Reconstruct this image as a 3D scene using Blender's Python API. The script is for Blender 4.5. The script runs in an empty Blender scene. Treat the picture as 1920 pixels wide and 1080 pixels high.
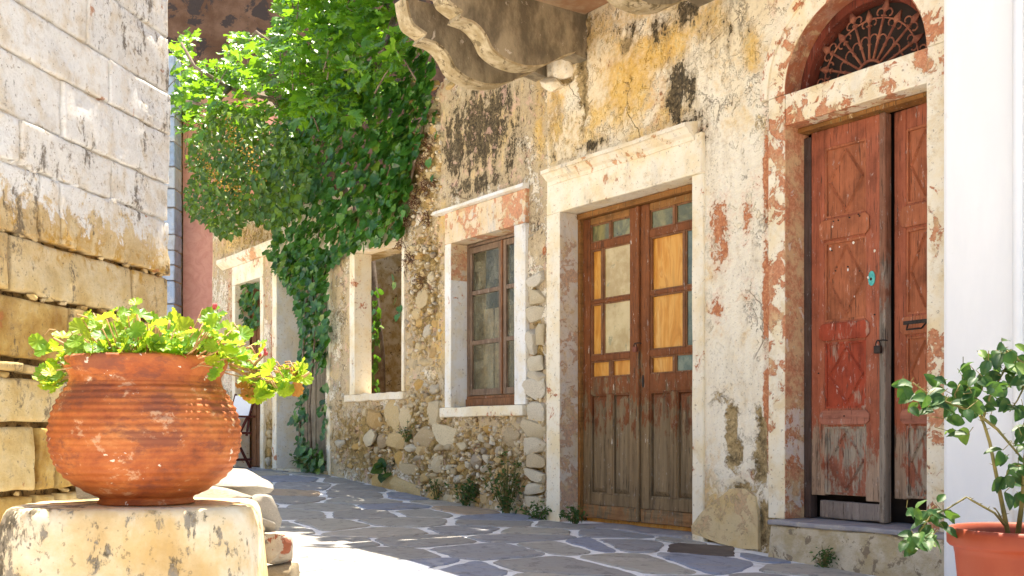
import bpy, bmesh, math, random
import numpy as np
from mathutils import Vector, Matrix
R = math.radians
random.seed(7); rng = np.random.default_rng(7)
scene = bpy.context.scene
C = scene.collection

# ------------------------------------------------------------------ camera, sky, sun, exposure
ZC = 0.65
cam_d = bpy.data.cameras.new('camera'); cam = bpy.data.objects.new('camera', cam_d); C.objects.link(cam)
cam.location = (0, 0, ZC); cam.rotation_euler = (R(90), 0, 0)
cam_d.sensor_width = 36; cam_d.lens = 37.5; cam_d.shift_y = 275/1920; cam_d.clip_end = 400; cam_d.clip_start = 0.05
scene.camera = cam
SUN_AZ = math.atan2(0.21, 1.0)            # measured from +Y towards +X
SUN_EL = R(74)
world = bpy.data.worlds.new('World'); scene.world = world; world.use_nodes = True
wn = world.node_tree; bg = wn.nodes['Background']
sk = wn.nodes.new('ShaderNodeTexSky'); sk.sky_type = 'NISHITA'; sk.sun_disc = False
sk.sun_elevation = SUN_EL; sk.sun_rotation = SUN_AZ; sk.air_density = 1.0; sk.dust_density = 1.5; sk.ozone_density = 1.0
wn.links.new(sk.outputs[0], bg.inputs[0]); bg.inputs[1].default_value = 0.085
sun_d = bpy.data.lights.new('sun', 'SUN'); sun_d.energy = 5.0; sun_d.angle = R(0.5); sun_d.color = (1.0, 0.90, 0.74)
sun = bpy.data.objects.new('sun', sun_d); C.objects.link(sun)
sv = Vector((math.sin(SUN_AZ)*math.cos(SUN_EL), math.cos(SUN_AZ)*math.cos(SUN_EL), math.sin(SUN_EL)))
sun.rotation_euler = sv.to_track_quat('Z', 'Y').to_euler(); sun.location = (3, 10, 12)
vs = scene.view_settings; vs.view_transform = 'Standard'; vs.look = 'None'; vs.gamma = 1; vs.exposure = 1.82; vs.use_curve_mapping = False
scene.render.engine = 'CYCLES'
scene.cycles.max_bounces = 10; scene.cycles.diffuse_bounces = 6

# ------------------------------------------------------------------ frames
O = Vector((0.860, 7.346, 0.0)); EU = Vector((0.5762, -0.8173, 0)); EN = Vector((-0.8173, -0.5762, 0))
ROT = math.atan2(-0.8173, 0.5762)
def FW(u, w, z): return O + EU*u + EN*w + Vector((0, 0, z))
def ray(x, y): return Vector(((x-960)/2000, 1.0, (815-y)/2000))
def px(x, y, w=0.0):                       # photo direction -> (u, z) on a plane parallel to the facade
    d = ray(x, y); o = Vector((0, 0, ZC))
    t = (w - (o-O).dot(EN))/d.dot(EN); p = o + d*t
    return (p-O).dot(EU), p.z
def pxU(x, y, u):                          # -> (w, z) on a plane across the facade
    d = ray(x, y); o = Vector((0, 0, ZC))
    t = (u - (o-O).dot(EU))/d.dot(EU); p = o + d*t
    return (p-O).dot(EN), p.z
def pxY(x, y, Y):
    d = ray(x, y); return Vector((d.x*Y, Y, ZC + d.z*Y))
def U(x): return px(x, 800)[0]
GK = [-16, -8, -6.2, -4.9, -2.8, -1, 0.6, 1.4, 2.3, 5, 9]
GZ = [0.28, 0.235, 0.235, 0.225, 0.075, 0.0, -0.03, -0.075, -0.11, -0.15, -0.15]
def ground(u): return float(np.interp(u, GK, GZ))
def groundXY(X, Y): return ground((Vector((X, Y, 0))-O).dot(EU))

# ------------------------------------------------------------------ noise
def _hash(i, j, s):
    n = (i.astype(np.int64)*374761393 + j.astype(np.int64)*668265263 + s*1442695041) & 0x7fffffff
    n = ((n ^ (n >> 13))*1274126177) & 0x7fffffff
    return ((n ^ (n >> 16)) & 0xffff)/65535.0
def vnoise(x, y, s=0):
    x = np.asarray(x, float); y = np.asarray(y, float)
    i = np.floor(x); j = np.floor(y); f = x-i; g = y-j
    f = f*f*(3-2*f); g = g*g*(3-2*g); i = i.astype(int); j = j.astype(int)
    a = _hash(i, j, s); b = _hash(i+1, j, s); c = _hash(i, j+1, s); d = _hash(i+1, j+1, s)
    return (a*(1-f)+b*f)*(1-g) + (c*(1-f)+d*f)*g
def fbm(x, y, s=0, o=4):
    t = 0; a = 0.5; k = 1
    for q in range(o):
        t = t + a*vnoise(np.asarray(x)*k, np.asarray(y)*k, s+q); a *= .5; k *= 2.03
    return t/(1-.5**o)

# ------------------------------------------------------------------ shader helper
class NT:
    def __init__(s, name):
        s.m = bpy.data.materials.new(name); s.m.use_nodes = True
        s.t = s.m.node_tree; s.b = s.t.nodes['Principled BSDF']; s.out = s.t.nodes['Material Output']
    def n(s, typ, **kw):
        q = s.t.nodes.new(typ)
        for k, v in kw.items(): setattr(q, k, v)
        return q
    def put(s, sock, v):
        if v is None: return
        if isinstance(v, bpy.types.NodeSocket): s.t.links.new(v, sock)
        elif isinstance(v, (tuple, list)):
            v = tuple(v); sock.default_value = v+(1.0,) if (len(v) == 3 and sock.type == 'RGBA') else v
        else: sock.default_value = v
    def math(s, op, a, b=None, c=None, clamp=False):
        q = s.n('ShaderNodeMath', operation=op, use_clamp=clamp)
        for i, v in enumerate((a, b, c)): s.put(q.inputs[i], v)
        return q.outputs[0]
    def mix(s, f, a, b, mode='MIX'):
        q = s.n('ShaderNodeMix', data_type='RGBA', blend_type=mode)
        s.put(q.inputs[0], f); s.put(q.inputs[6], a); s.put(q.inputs[7], b); return q.outputs[2]
    def ramp(s, f, stops, interp='LINEAR'):
        q = s.n('ShaderNodeValToRGB'); q.color_ramp.interpolation = interp; e = q.color_ramp.elements
        while len(e) < len(stops): e.new(0.5)
        for k, (p, col) in zip(e, stops): k.position = p; k.color = tuple(col)+(1.0,)
        s.put(q.inputs[0], f); return q.outputs[0]
    def step(s, v, a, b):
        q = s.n('ShaderNodeMapRange', interpolation_type='SMOOTHSTEP'); s.put(q.inputs[0], v)
        q.inputs[1].default_value = a; q.inputs[2].default_value = b; return q.outputs[0]
    def pos(s, scale=(1, 1, 1), obj=False):
        if obj:
            tc = s.n('ShaderNodeTexCoord'); oi = s.n('ShaderNodeObjectInfo')
            off = s.n('ShaderNodeVectorMath', operation='ADD'); s.put(off.inputs[0], tc.outputs['Object'])
            mu = s.math('MULTIPLY', oi.outputs['Random'], 37.0); s.put(off.inputs[1], mu); v = off.outputs[0]
        else: v = s.n('ShaderNodeNewGeometry').outputs['Position']
        if scale == (1, 1, 1): return v
        q = s.n('ShaderNodeVectorMath', operation='MULTIPLY'); s.put(q.inputs[0], v); q.inputs[1].default_value = scale
        return q.outputs[0]
    def noise(s, vec, scale, detail=4, rough=0.55, dist=0.0):
        q = s.n('ShaderNodeTexNoise'); s.put(q.inputs['Vector'], vec); q.inputs['Scale'].default_value = scale
        q.inputs['Detail'].default_value = detail; q.inputs['Roughness'].default_value = rough; q.inputs['Distortion'].default_value = dist
        return q.outputs[0]
    def voro(s, vec, scale, feature='F1', rnd=1.0):
        q = s.n('ShaderNodeTexVoronoi', feature=feature); s.put(q.inputs['Vector'], vec); q.inputs['Scale'].default_value = scale
        q.inputs['Randomness'].default_value = rnd
        return q
    def sep(s, v, comp):
        q = s.n('ShaderNodeSeparateXYZ'); s.put(q.inputs[0], v); return q.outputs[comp]
    def rand(s):
        a = s.n('ShaderNodeObjectInfo').outputs['Random']; b = s.n('ShaderNodeNewGeometry').outputs['Random Per Island']
        return s.math('FRACT', s.math('ADD', a, b))
    def bump(s, h, strength=0.5, dist=0.01, prev=None):
        q = s.n('ShaderNodeBump'); q.inputs['Strength'].default_value = strength; q.inputs['Distance'].default_value = dist
        s.put(q.inputs['Height'], h)
        if prev is not None: s.put(q.inputs['Normal'], prev)
        return q.outputs[0]
    def done(s, col, rough=0.9, normal=None, metal=0.0, spec=0.3):
        s.put(s.b.inputs['Base Color'], col); s.put(s.b.inputs['Roughness'], rough)
        s.b.inputs['Metallic'].default_value = metal; s.b.inputs['Specular IOR Level'].default_value = spec
        if normal is not None: s.put(s.b.inputs['Normal'], normal)
        return s.m

# ------------------------------------------------------------------ materials
CREAM = (0.80, 0.70, 0.51); WHITE = (0.85, 0.79, 0.66); OCHRE = (0.62, 0.36, 0.07); REDP = (0.47, 0.135, 0.045)
MOULD = (0.045, 0.038, 0.025); MORTAR = (0.46, 0.34, 0.17)
def mat_plaster(name, base=CREAM, base2=WHITE, mortar=MORTAR, speck=0.4, grime=0.0, keep=.12):
    s = NT(name); p = s.pos(); ps = s.pos((1, 1, 0.30))
    at = s.n('ShaderNodeAttribute', attribute_name='wear'); sp = s.n('ShaderNodeSeparateColor'); s.put(sp.inputs[0], at.outputs['Color'])
    red, och, blk, bare = sp.outputs[0], sp.outputs[1], sp.outputs[2], at.outputs['Alpha']
    big = s.noise(p, 1.9, 4); mid = s.noise(p, 6, 7, .65); fine = s.noise(p, 42, 6, .7); streak = s.noise(ps, 12, 8, .70); flake = s.noise(p, 13, 9, .72, .35); fl2 = s.noise(p, 29, 9, .74, .5)
    sub = lambda v, k: s.math('MULTIPLY', s.math('SUBTRACT', v, .5), k)
    add = lambda *v: v[0] if len(v) == 1 else s.math('ADD', v[0], add(*v[1:]))
    c = s.mix(s.step(big, .36, .62), base, base2)
    # soft water stains
    c = s.mix(s.math('MULTIPLY', s.step(add(mid, sub(streak, .8), grime*.25), .44, .72), .85), c, (.68, .49, .23))
    c = s.mix(s.math('MULTIPLY', s.step(add(streak, sub(big, .7), grime*.3), .50, .72), .75), c, (.46, .37, .25))
    # a paler last coat that survives as flakes, its dark outline paints in both dirt and edge shading
    t_v = add(flake, sub(mid, .6), sub(big, .9), keep-grime*.16, s.math('MULTIPLY', s.math('ADD', och, blk), -.14))
    coat = s.step(t_v, .50, .52); c = s.mix(s.math('MULTIPLY', coat, .75), c, s.mix(s.step(fine, .4, .65), (.86, .79, .63), (.80, .74, .62)))
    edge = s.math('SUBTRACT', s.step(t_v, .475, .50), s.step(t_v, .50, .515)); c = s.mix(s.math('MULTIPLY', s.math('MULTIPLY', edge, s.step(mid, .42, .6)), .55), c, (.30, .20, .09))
    # ochre wash
    o_v = add(och, sub(mid, 1.1), sub(flake, 1.2))
    o_f = s.step(o_v, .18, .80)
    oc = s.ramp(add(s.math('MULTIPLY', mid, .5), s.math('MULTIPLY', fl2, .5)), [(.3, (.27, .14, .025)), (.42, (.52, .29, .05)), (.52, (.70, .45, .12)), (.62, (.82, .65, .33)), (.72, (.58, .27, .10))])
    c = s.mix(s.math('MULTIPLY', o_f, .95), c, oc)
    # older red coat
    r_v = add(red, sub(flake, 2.0), sub(fl2, 1.1)); r_s = s.step(r_v, .15, .60); r_f = s.step(r_v, .55, .60)
    c = s.mix(s.math('MULTIPLY', r_s, .38), c, (.66, .38, .24))
    c = s.mix(s.math('MULTIPLY', r_f, .9), c, s.ramp(fine, [(.32, (.29, .07, .025)), (.48, (.46, .14, .045)), (.62, (.60, .27, .12)), (.75, (.72, .50, .31))]))
    # lost plaster
    b_v = add(bare, sub(flake, 1.7), sub(fl2, .9)); b_f = s.step(b_v, .45, .55)
    mc = s.ramp(add(s.math('MULTIPLY', s.noise(p, 15, 9, .74), .65), s.math('MULTIPLY', fine, .35)), [(.36, (.06, .038, .018)), (.46, tuple(.6*k for k in mortar)), (.54, mortar), (.60, (.60, .45, .23)), (.70, (.76, .67, .50))])
    c = s.mix(b_f, c, mc)
    be = s.math('SUBTRACT', s.step(b_v, .36, .45), s.step(b_v, .45, .50)); c = s.mix(s.math('MULTIPLY', be, .45), c, (.16, .10, .05))
    # mould: a soft brown halo and crisp black crust
    k_v = add(blk, sub(streak, 1.5), sub(flake, 1.0), sub(fl2, 1.2)); c = s.mix(s.math('MULTIPLY', s.step(k_v, .12, .62), .62), c, (.33, .25, .15))
    k_f = s.step(k_v, .50, .60); c = s.mix(s.math('MULTIPLY', k_f, .93), c, s.mix(s.step(fine, .42, .62), (.028, .023, .016), (.15, .115, .065)))
    # grime specks
    spk = s.step(add(s.noise(p, 62, 4, .65), sub(big, .35), grime*.06), .64, .70); c = s.mix(s.math('MULTIPLY', spk, speck), c, (.15, .10, .05))
    if grime:
        g_v = add(fl2, sub(streak, .6), sub(mid, .4)); c = s.mix(s.math('MULTIPLY', s.step(g_v, .60, .66), grime), c, (.13, .09, .05))
        c = s.mix(s.math('MULTIPLY', s.step(s.noise(p, 10, 8, .7, .4), .57, .60), .5), c, (.66, .42, .32))
    wp = s.n('ShaderNodeVectorMath', operation='ADD'); s.put(wp.inputs[0], p); s.put(wp.inputs[1], s.math('MULTIPLY', flake, .4))
    crk = s.voro(wp.outputs[0], 2.2, 'DISTANCE_TO_EDGE').outputs[0]
    ck = s.math('MULTIPLY', s.math('SUBTRACT', 1.0, s.step(crk, .002, .010)), s.step(s.noise(p, 2.6, 4), .52, .60))
    c = s.mix(s.math('MULTIPLY', ck, .6), c, (.26, .16, .08))
    h = add(s.math('MULTIPLY', mid, .5), s.math('MULTIPLY', coat, .16), s.math('MULTIPLY', r_f, -.22), s.math('MULTIPLY', b_f, -.6), s.math('MULTIPLY', ck, -.4), s.math('MULTIPLY', o_f, -.12))
    nb = s.bump(h, .9, .024)
    h2 = add(s.math('MULTIPLY', fine, .45), s.math('MULTIPLY', fl2, .5), s.math('MULTIPLY', s.math('MULTIPLY', s.noise(p, 22, 9, .75), b_f), 1.6))
    return s.done(c, .92, s.bump(h2, .8, .012, nb), spec=.15)
def mcval(s, p): return s.noise(p, 22, 8, .7)

def mat_trim(name, base=(.84, .80, .70), under=REDP, amt=.0, stain=.3, grey=(.55, .53, .50)):
    s = NT(name); p = s.pos(); ps = s.pos((1, 1, .25))
    mid = s.noise(p, 5, 6, .62); flake = s.noise(p, 12, 9, .7, .5); fine = s.noise(p, 45, 5, .65); st = s.noise(ps, 9, 6, .65)
    c = s.mix(s.step(mid, .4, .65), base, (base[0]*.95, base[1]*.87, base[2]*.70))
    c = s.mix(s.math('MULTIPLY', s.step(st, .5, .7), stain), c, grey)
    lo = s.noise(p, 2.3, 3); f = s.step(s.math('ADD', s.math('ADD', flake, s.math('ADD', s.math('MULTIPLY', mid, .25), s.math('MULTIPLY', lo, .7))), amt), 1.04, 1.075)
    c = s.mix(f, c, s.ramp(fine, [(.35, tuple(.65*k for k in under)), (.5, under), (.7, (.64, .36, .19))]))
    pk = s.step(s.math('ADD', s.math('ADD', flake, s.math('MULTIPLY', lo, .7)), amt), .86, 1.0); c = s.mix(s.math('MULTIPLY', pk, .3), c, (.70, .44, .29))
    f2 = s.step(s.math('ADD', s.noise(p, 8, 9, .74, .3), amt*.4), .50, .66)
    c = s.mix(s.math('MULTIPLY', f2, .6), c, (.70, .54, .30))
    spk = s.step(s.noise(p, 48, 4, .65), .61, .68); c = s.mix(s.math('MULTIPLY', spk, .6), c, (.2, .14, .09))
    dk = s.step(s.math('ADD', s.math('MULTIPLY', st, .6), s.math('MULTIPLY', flake, .4)), .60, .66); c = s.mix(s.math('MULTIPLY', dk, .55), c, (.27, .20, .12))
    h = s.math('SUBTRACT', s.math('MULTIPLY', fine, .35), s.math('ADD', s.math('MULTIPLY', f, .5), s.math('MULTIPLY', f2, .4)))
    return s.done(c, .9, s.bump(h, .7, .007, s.bump(mid, .4, .02)), spec=.2)

def mat_ashlar():
    s = NT('ashlar limewashed'); p = s.pos(); ps = s.pos((1, 1, .3))
    z = s.sep(p, 2)
    big = s.noise(p, 2.2, 4); mid = s.noise(p, 7, 7, .65); fine = s.noise(p, 40, 6, .7); st = s.noise(ps, 12, 7, .7); flake = s.noise(p, 11, 8, .7, .4)
    rnd = s.n('ShaderNodeObjectInfo').outputs['Random']
    stone = s.ramp(s.math('ADD', s.math('MULTIPLY', mid, .8), s.math('MULTIPLY', rnd, .25)), [(.28, (.30, .15, .03)), (.46, (.52, .34, .10)), (.60, (.66, .50, .22)), (.80, (.76, .65, .42))])
    pale = s.ramp(mid, [(.3, (.50, .34, .14)), (.5, (.68, .53, .31)), (.7, (.78, .68, .49))])
    c = s.mix(s.step(s.math('ADD', z, s.math('MULTIPLY', s.math('SUBTRACT', big, .5), .9)), 1.0, 1.65), stone, s.mix(.25, pale, stone))
    lime = s.mix(s.step(mid, .45, .68), s.ramp(fine, [(.3, (.76, .75, .72)), (.6, (.85, .84, .81))]), (.72, .64, .52))
    lf = s.step(s.math('ADD', z, s.math('MULTIPLY', s.math('SUBTRACT', flake, .5), 1.0)), 1.62, 1.74)
    c = s.mix(lf, c, lime)
    c = s.mix(s.math('MULTIPLY', s.step(rnd, .1, .9), .28), c, s.mix(.5, c, (.60, .50, .36)))
    c = s.mix(s.math('MULTIPLY', s.step(s.noise(p, 17, 9, .75, .3), .53, .60), .35), c, s.mix(.5, c, (.38, .30, .20)))
    # golden lichen staining along the edge of the limewash
    gl = s.math('MULTIPLY', s.step(s.math('ADD', z, s.math('MULTIPLY', s.math('SUBTRACT', mid, .5), .8)), 1.42, 1.56), s.math('SUBTRACT', 1.0, lf))
    c = s.mix(s.math('MULTIPLY', gl, s.step(flake, .42, .6)), c, (.50, .28, .045))
    k = s.step(s.math('ADD', s.math('MULTIPLY', st, .6), s.math('ADD', s.math('MULTIPLY', big, .3), s.math('MULTIPLY', fine, .30))), .64, .71)
    c = s.mix(s.math('MULTIPLY', k, .85), c, (.13, .10, .07))
    spk = s.step(s.noise(p, 70, 3), .66, .72); c = s.mix(s.math('MULTIPLY', spk, .7), c, (.14, .09, .05)); pit = s.step(s.math('ADD', s.noise(p, 28, 9, .76, .4), s.math('MULTIPLY', s.math('SUBTRACT', big, .5), .25)), .58, .62); c = s.mix(s.math('MULTIPLY', pit, .55), c, (.24, .16, .08))
    rs = s.step(s.noise(p, 5, 5, .6), .68, .72); c = s.mix(s.math('MULTIPLY', rs, .8), c, (.42, .17, .06))
    h = s.math('ADD', s.math('MULTIPLY', mid, .6), s.math('MULTIPLY', fine, .35))
    return s.done(c, .93, s.bump(s.math('ADD', h, s.math('MULTIPLY', s.noise(p, 16, 8, .75), .5)), .95, .020), spec=.15)

def mat_stone(name, stops, scale=1.0, rough=.92, obj=True, bumpd=.012):
    s = NT(name); p = s.pos(obj=obj)
    r = s.n('ShaderNodeObjectInfo').outputs['Random']
    mid = s.noise(p, 9*scale, 7, .65); fine = s.noise(p, 45*scale, 6, .7)
    c = s.ramp(r, stops)
    c = s.mix(s.math('MULTIPLY', s.step(mid, .45, .68), .6), c, s.mix(.6, c, (.20, .14, .075)))
    c = s.mix(s.math('MULTIPLY', s.step(s.noise(p, 6*scale, 6, .7), .52, .66), .5), c, s.mix(.5, c, (.9, .8, .62)))
    c = s.mix(s.math('MULTIPLY', s.step(fine, .6, .7), .6), c, (.12, .09, .06))
    h = s.math('ADD', mid, s.math('MULTIPLY', fine, .5))
    return s.done(c, rough, s.bump(h, .8, bumpd), spec=.2)

def mat_paving():
    s = NT('slate paving'); p = s.pos(); r = s.n('ShaderNodeObjectInfo').outputs['Random']
    c = s.ramp(r, [(0, (.31, .30, .285)), (.25, (.37, .355, .32)), (.45, (.26, .285, .36)), (.6, (.40, .375, .32)), (.75, (.30, .305, .325)), (.86, (.43, .395, .34)), (.95, (.46, .34, .23))], 'CONSTANT')
    layer = s.noise(s.pos((1, 2.2, 1)), 3.2, 7, .65, .8); fine = s.noise(p, 30, 6, .7); spot = s.noise(p, 9, 5, .6)
    c = s.mix(s.math('MULTIPLY', s.step(layer, .45, .68), .55), c, (.31, .285, .24))
    c = s.mix(s.math('MULTIPLY', s.step(s.noise(p, 11, 8, .74, .3), .53, .60), .5), c, (.11, .105, .105)); c = s.mix(s.math('MULTIPLY', s.step(s.noise(p, 3.3, 8, .7), .58, .64), .35), c, (.62, .60, .56))
    c = s.mix(s.math('MULTIPLY', s.step(fine, .58, .72), .5), c, (.38, .35, .31))
    h = s.math('ADD', s.math('MULTIPLY', layer, .8), s.math('MULTIPLY', fine, .35))
    return s.done(c, s.ramp(fine, [(.3, (.45,)*3), (.7, (.72,)*3)]), s.bump(h, .6, .010), spec=.4)
def mat_lime():
    s = NT('limewashed joints'); p = s.pos(); n = s.noise(p, 7, 7, .65); f = s.noise(p, 40, 5, .7)
    c = s.mix(s.step(n, .5, .7), (.86, .85, .83), (.58, .55, .50)); c = s.mix(s.math('MULTIPLY', s.step(f, .58, .7), .5), c, (.35, .32, .28))
    return s.done(c, .9, s.bump(s.math('ADD', n, f), .6, .006), spec=.2)

def mat_wood(name, paint, bare, wear=0.0, zlo=None, zhi=None, flake2=None, amp=1.4, horiz=False):
    s = NT(name); p = s.pos(); g = s.pos((26, 26, 1.6)) if not horiz else s.pos((3, 3, 40))
    grain = s.noise(g, 1.0, 6, .65, .3); fine = s.noise(s.pos((90, 90, 6)), 1.0, 5, .7); blot = s.noise(p, 5, 6, .65); fl = s.noise(s.pos((22, 22, 6)), 1.0, 8, .7, .4)
    w = s.math('ADD', s.math('MULTIPLY', s.math('SUBTRACT', fl, .5), amp), s.math('MULTIPLY', s.math('SUBTRACT', blot, .5), 1.1))
    w = s.math('ADD', w, wear)
    if zlo is not None:
        q = s.n('ShaderNodeMapRange'); s.put(q.inputs[0], s.sep(p, 2)); q.inputs[1].default_value = zlo; q.inputs[2].default_value = zhi
        q.inputs[3].default_value = .95; q.inputs[4].default_value = 0.0; w = s.math('ADD', w, q.outputs[0])
    wf = s.step(w, .42, .62)
    pc = s.ramp(s.math('ADD', s.math('MULTIPLY', blot, .6), s.math('MULTIPLY', grain, .4)), [(.32, tuple(.38*k for k in paint)), (.48, paint), (.60, tuple(min(1, 1.3*k) for k in paint)), (.72, tuple(min(1, 1.25*k+.07) for k in paint))])
    bc = s.ramp(grain, [(.28, tuple(.35*k for k in bare)), (.45, tuple(.8*k for k in bare)), (.6, bare), (.75, tuple(min(1, 1.35*k) for k in bare))])
    c = s.mix(wf, pc, bc)
    if flake2: c = s.mix(s.math('MULTIPLY', s.step(s.noise(s.pos((30, 30, 9)), 1.0, 7, .7), .63, .68), .8), c, flake2)
    c = s.mix(s.math('MULTIPLY', s.step(s.noise(s.pos((34, 34, 12)), 1.0, 8, .75), .60, .64), .55), c, tuple(min(1, .5*k+.25) for k in bare)); c = s.mix(s.math('MULTIPLY', s.step(s.math('ADD', fine, s.math('MULTIPLY', s.math('SUBTRACT', blot, .5), .4)), .55, .68), .75), c, (.035, .024, .016))
    h = s.math('SUBTRACT', s.math('ADD', s.math('MULTIPLY', grain, .7), s.math('MULTIPLY', fine, .4)), s.math('MULTIPLY', wf, .3))
    return s.done(c, .75, s.bump(h, .9, .009), spec=.2)

def mat_ply(name, cols):
    s = NT(name); g = s.pos((5, 5, 1.1)); n = s.noise(g, 1.6, 5, .55, 1.8); f = s.noise(s.pos((70, 70, 5)), 1, 4)
    c = s.ramp(n, cols); c = s.mix(s.math('MULTIPLY', s.step(f, .5, .7), .25), c, (.3, .15, .04))
    return s.done(c, .55, s.bump(f, .2, .003), spec=.3)
def mat_glass(name, col, alpha=.55, dirt=(.45, .38, .2)):
    s = NT(name); p = s.pos(); d = s.noise(p, 7, 6, .65, .6); e = s.noise(p, 28, 5, .7)
    c = s.mix(s.step(d, .4, .65), col, dirt)
    nb = s.bump(s.noise(p, 9, 2), .25, .01)
    s.done(c, .12, nb, spec=.5)
    tr = s.n('ShaderNodeBsdfTransparent'); mx = s.n('ShaderNodeMixShader')
    a = s.math('ADD', alpha, s.math('MULTIPLY', s.math('SUBTRACT', e, .5), .5), clamp=True)
    s.put(mx.inputs[0], a); s.t.links.new(tr.outputs[0], mx.inputs[1]); s.t.links.new(s.b.outputs[0], mx.inputs[2]); s.t.links.new(mx.outputs[0], s.out.inputs[0])
    return s.m
def mat_leaf(name, cols, trans=(.35, .6, .05), tf=.45, rough=.38, spec=.5, bumpy=.3):
    s = NT(name); r = s.rand(); c = s.ramp(r, cols); p = s.pos()
    n = s.noise(p, 60, 3); c = s.mix(s.math('MULTIPLY', s.step(n, .45, .7), .35), c, s.mix(.5, c, (.25, .3, .05)))
    s.done(c, rough, s.bump(n, bumpy, .003), spec=spec)
    tl = s.n('ShaderNodeBsdfTranslucent'); s.put(tl.inputs[0], s.mix(.75, c, trans)); mx = s.n('ShaderNodeMixShader'); mx.inputs[0].default_value = tf
    s.t.links.new(s.b.outputs[0], mx.inputs[1]); s.t.links.new(tl.outputs[0], mx.inputs[2]); s.t.links.new(mx.outputs[0], s.out.inputs[0])
    return s.m
def mat_simple(name, c1, c2, scale=8, rough=.8, bump=.4, dist=.006, metal=0, spec=.3, stretch=(1, 1, 1), extra=None):
    s = NT(name); p = s.pos(stretch); n = s.noise(p, scale, 7, .65); f = s.noise(s.pos(), scale*6, 5, .7)
    c = s.mix(s.step(n, .38, .64), c1, c2)
    if extra: c = s.mix(s.step(s.noise(s.pos(), scale*1.7, 8, .7, .4), extra[1], extra[1]+.04), c, extra[0])
    return s.done(c, rough, s.bump(s.math('ADD', n, s.math('MULTIPLY', f, .4)), bump, dist), metal, spec)
def mat_pot():
    s = NT('old terracotta'); p = s.pos(); st = s.pos((1, 1, 1.5))
    blot = s.noise(st, 5.5, 9, .72, .3); fine = s.noise(s.pos((1, 1, 2.2)), 34, 7, .74); sm = s.noise(p, 14, 8, .72, .3)
    c = s.ramp(blot, [(.3, (.17, .042, .014)), (.43, (.35, .085, .020)), (.55, (.46, .135, .032)), (.66, (.54, .21, .065)), (.78, (.60, .34, .17))])
    c = s.mix(s.math('MULTIPLY', s.step(s.math('ADD', s.noise(s.pos((1, 1, 2)), 5.2, 9, .74), s.math('MULTIPLY', s.sep(s.pos(), 2), .34)), .74, .84), .7), c, (.17, .05, .03))
    c = s.mix(s.math('MULTIPLY', s.step(fine, .55, .7), .45), c, (.20, .06, .03))
    c = s.mix(s.math('MULTIPLY', s.step(s.noise(s.pos((1, 1, 1.4)), 21, 4, .6), .68, .695), .9), c, (.72, .64, .54))
    c = s.mix(s.math('MULTIPLY', s.step(s.math('ADD', sm, s.math('MULTIPLY', s.math('SUBTRACT', blot, .5), .3)), .58, .64), .55), c, (.62, .40, .24))
    return s.done(c, .62, s.bump(s.math('ADD', fine, sm), .35, .004), spec=.35)
def mat_pedestal():
    s = NT('limewashed pedestal'); p = s.pos(); ps = s.pos((1, 1, .35)); st = s.noise(ps, 14, 8, .72, .2); mid = s.noise(p, 5, 6, .62); fl = s.noise(p, 26, 7, .7, .3); big = s.noise(p, 3.1, 3)
    c = s.ramp(mid, [(.3, (.55, .36, .15)), (.45, (.68, .51, .28)), (.58, (.74, .63, .45)), (.72, (.80, .74, .62))])
    k = s.step(s.math('ADD', s.math('MULTIPLY', st, .62), s.math('ADD', s.math('MULTIPLY', big, .38), s.math('MULTIPLY', fl, .22))), .62, .66)
    c = s.mix(s.math('MULTIPLY', k, .9), c, s.mix(s.step(fl, .45, .6), (.05, .042, .03), (.24, .21, .17)))
    c = s.mix(s.math('MULTIPLY', s.step(s.noise(ps, 9, 8, .72), .50, .64), .55), c, (.62, .40, .15)); c = s.mix(s.math('MULTIPLY', s.step(s.noise(p, 44, 5, .7), .60, .66), .6), c, (.22, .16, .09))
    h = s.math('SUBTRACT', s.math('ADD', mid, s.math('MULTIPLY', fl, .4)), s.math('MULTIPLY', k, .4))
    return s.done(c, .9, s.bump(h, .6, .010), spec=.2)
def mat_stucco(name, c1, c2, bd=.02):
    s = NT(name); p = s.pos(); v = s.voro(p, 9, 'SMOOTH_F1').outputs[0]; n = s.noise(p, 6, 6, .65, 1.5); f = s.noise(p, 30, 5)
    c = s.mix(s.step(n, .35, .65), c1, c2)
    return s.done(c, .9, s.bump(s.math('ADD', n, s.math('MULTIPLY', f, .3)), .8, bd), spec=.2)

M = {}
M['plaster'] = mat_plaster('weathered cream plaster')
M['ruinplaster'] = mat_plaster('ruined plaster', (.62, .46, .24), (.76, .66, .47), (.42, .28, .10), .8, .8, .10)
M['trim'] = mat_trim('cream painted trim', base=(.84, .77, .62), amt=-.10)
M['trimred'] = mat_trim('trim flaking to red', base=(.84, .77, .62), amt=.025)
M['revealred'] = mat_trim('reveal flaking to red', base=(.70, .61, .56), amt=.15)
M['winlintel'] = mat_trim('red stained lintel', base=(.74, .60, .42), under=(.56, .21, .10), amt=.075, stain=.8)
M['archred'] = mat_trim('red painted soffit', base=(.36, .13, .07), under=(.26, .065, .03), amt=.03, stain=.2)
M['jamb'] = mat_trim('grey white jamb', base=(.80, .79, .76), amt=-.15, stain=.45, grey=(.56, .54, .52))
M['greyreveal'] = mat_trim('greyed reveal', base=(.66, .60, .53), under=(.45, .33, .25), amt=.05, stain=.5, grey=(.47, .42, .38))
M['cornice'] = mat_trim('cornice', base=(.82, .74, .60), under=(.62, .32, .14), amt=-.06)
M['patch'] = mat_trim('tan trowelled render', base=(.68, .54, .31), under=(.52, .40, .22), amt=.06, stain=.9, grey=(.50, .38, .22))
M['ashlar'] = mat_ashlar()
M['mortarwall'] = mat_simple('old mortar', (.42, .29, .12), (.62, .52, .36), 9, .95, .8, .02, extra=((.13, .085, .045), .58))
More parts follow.
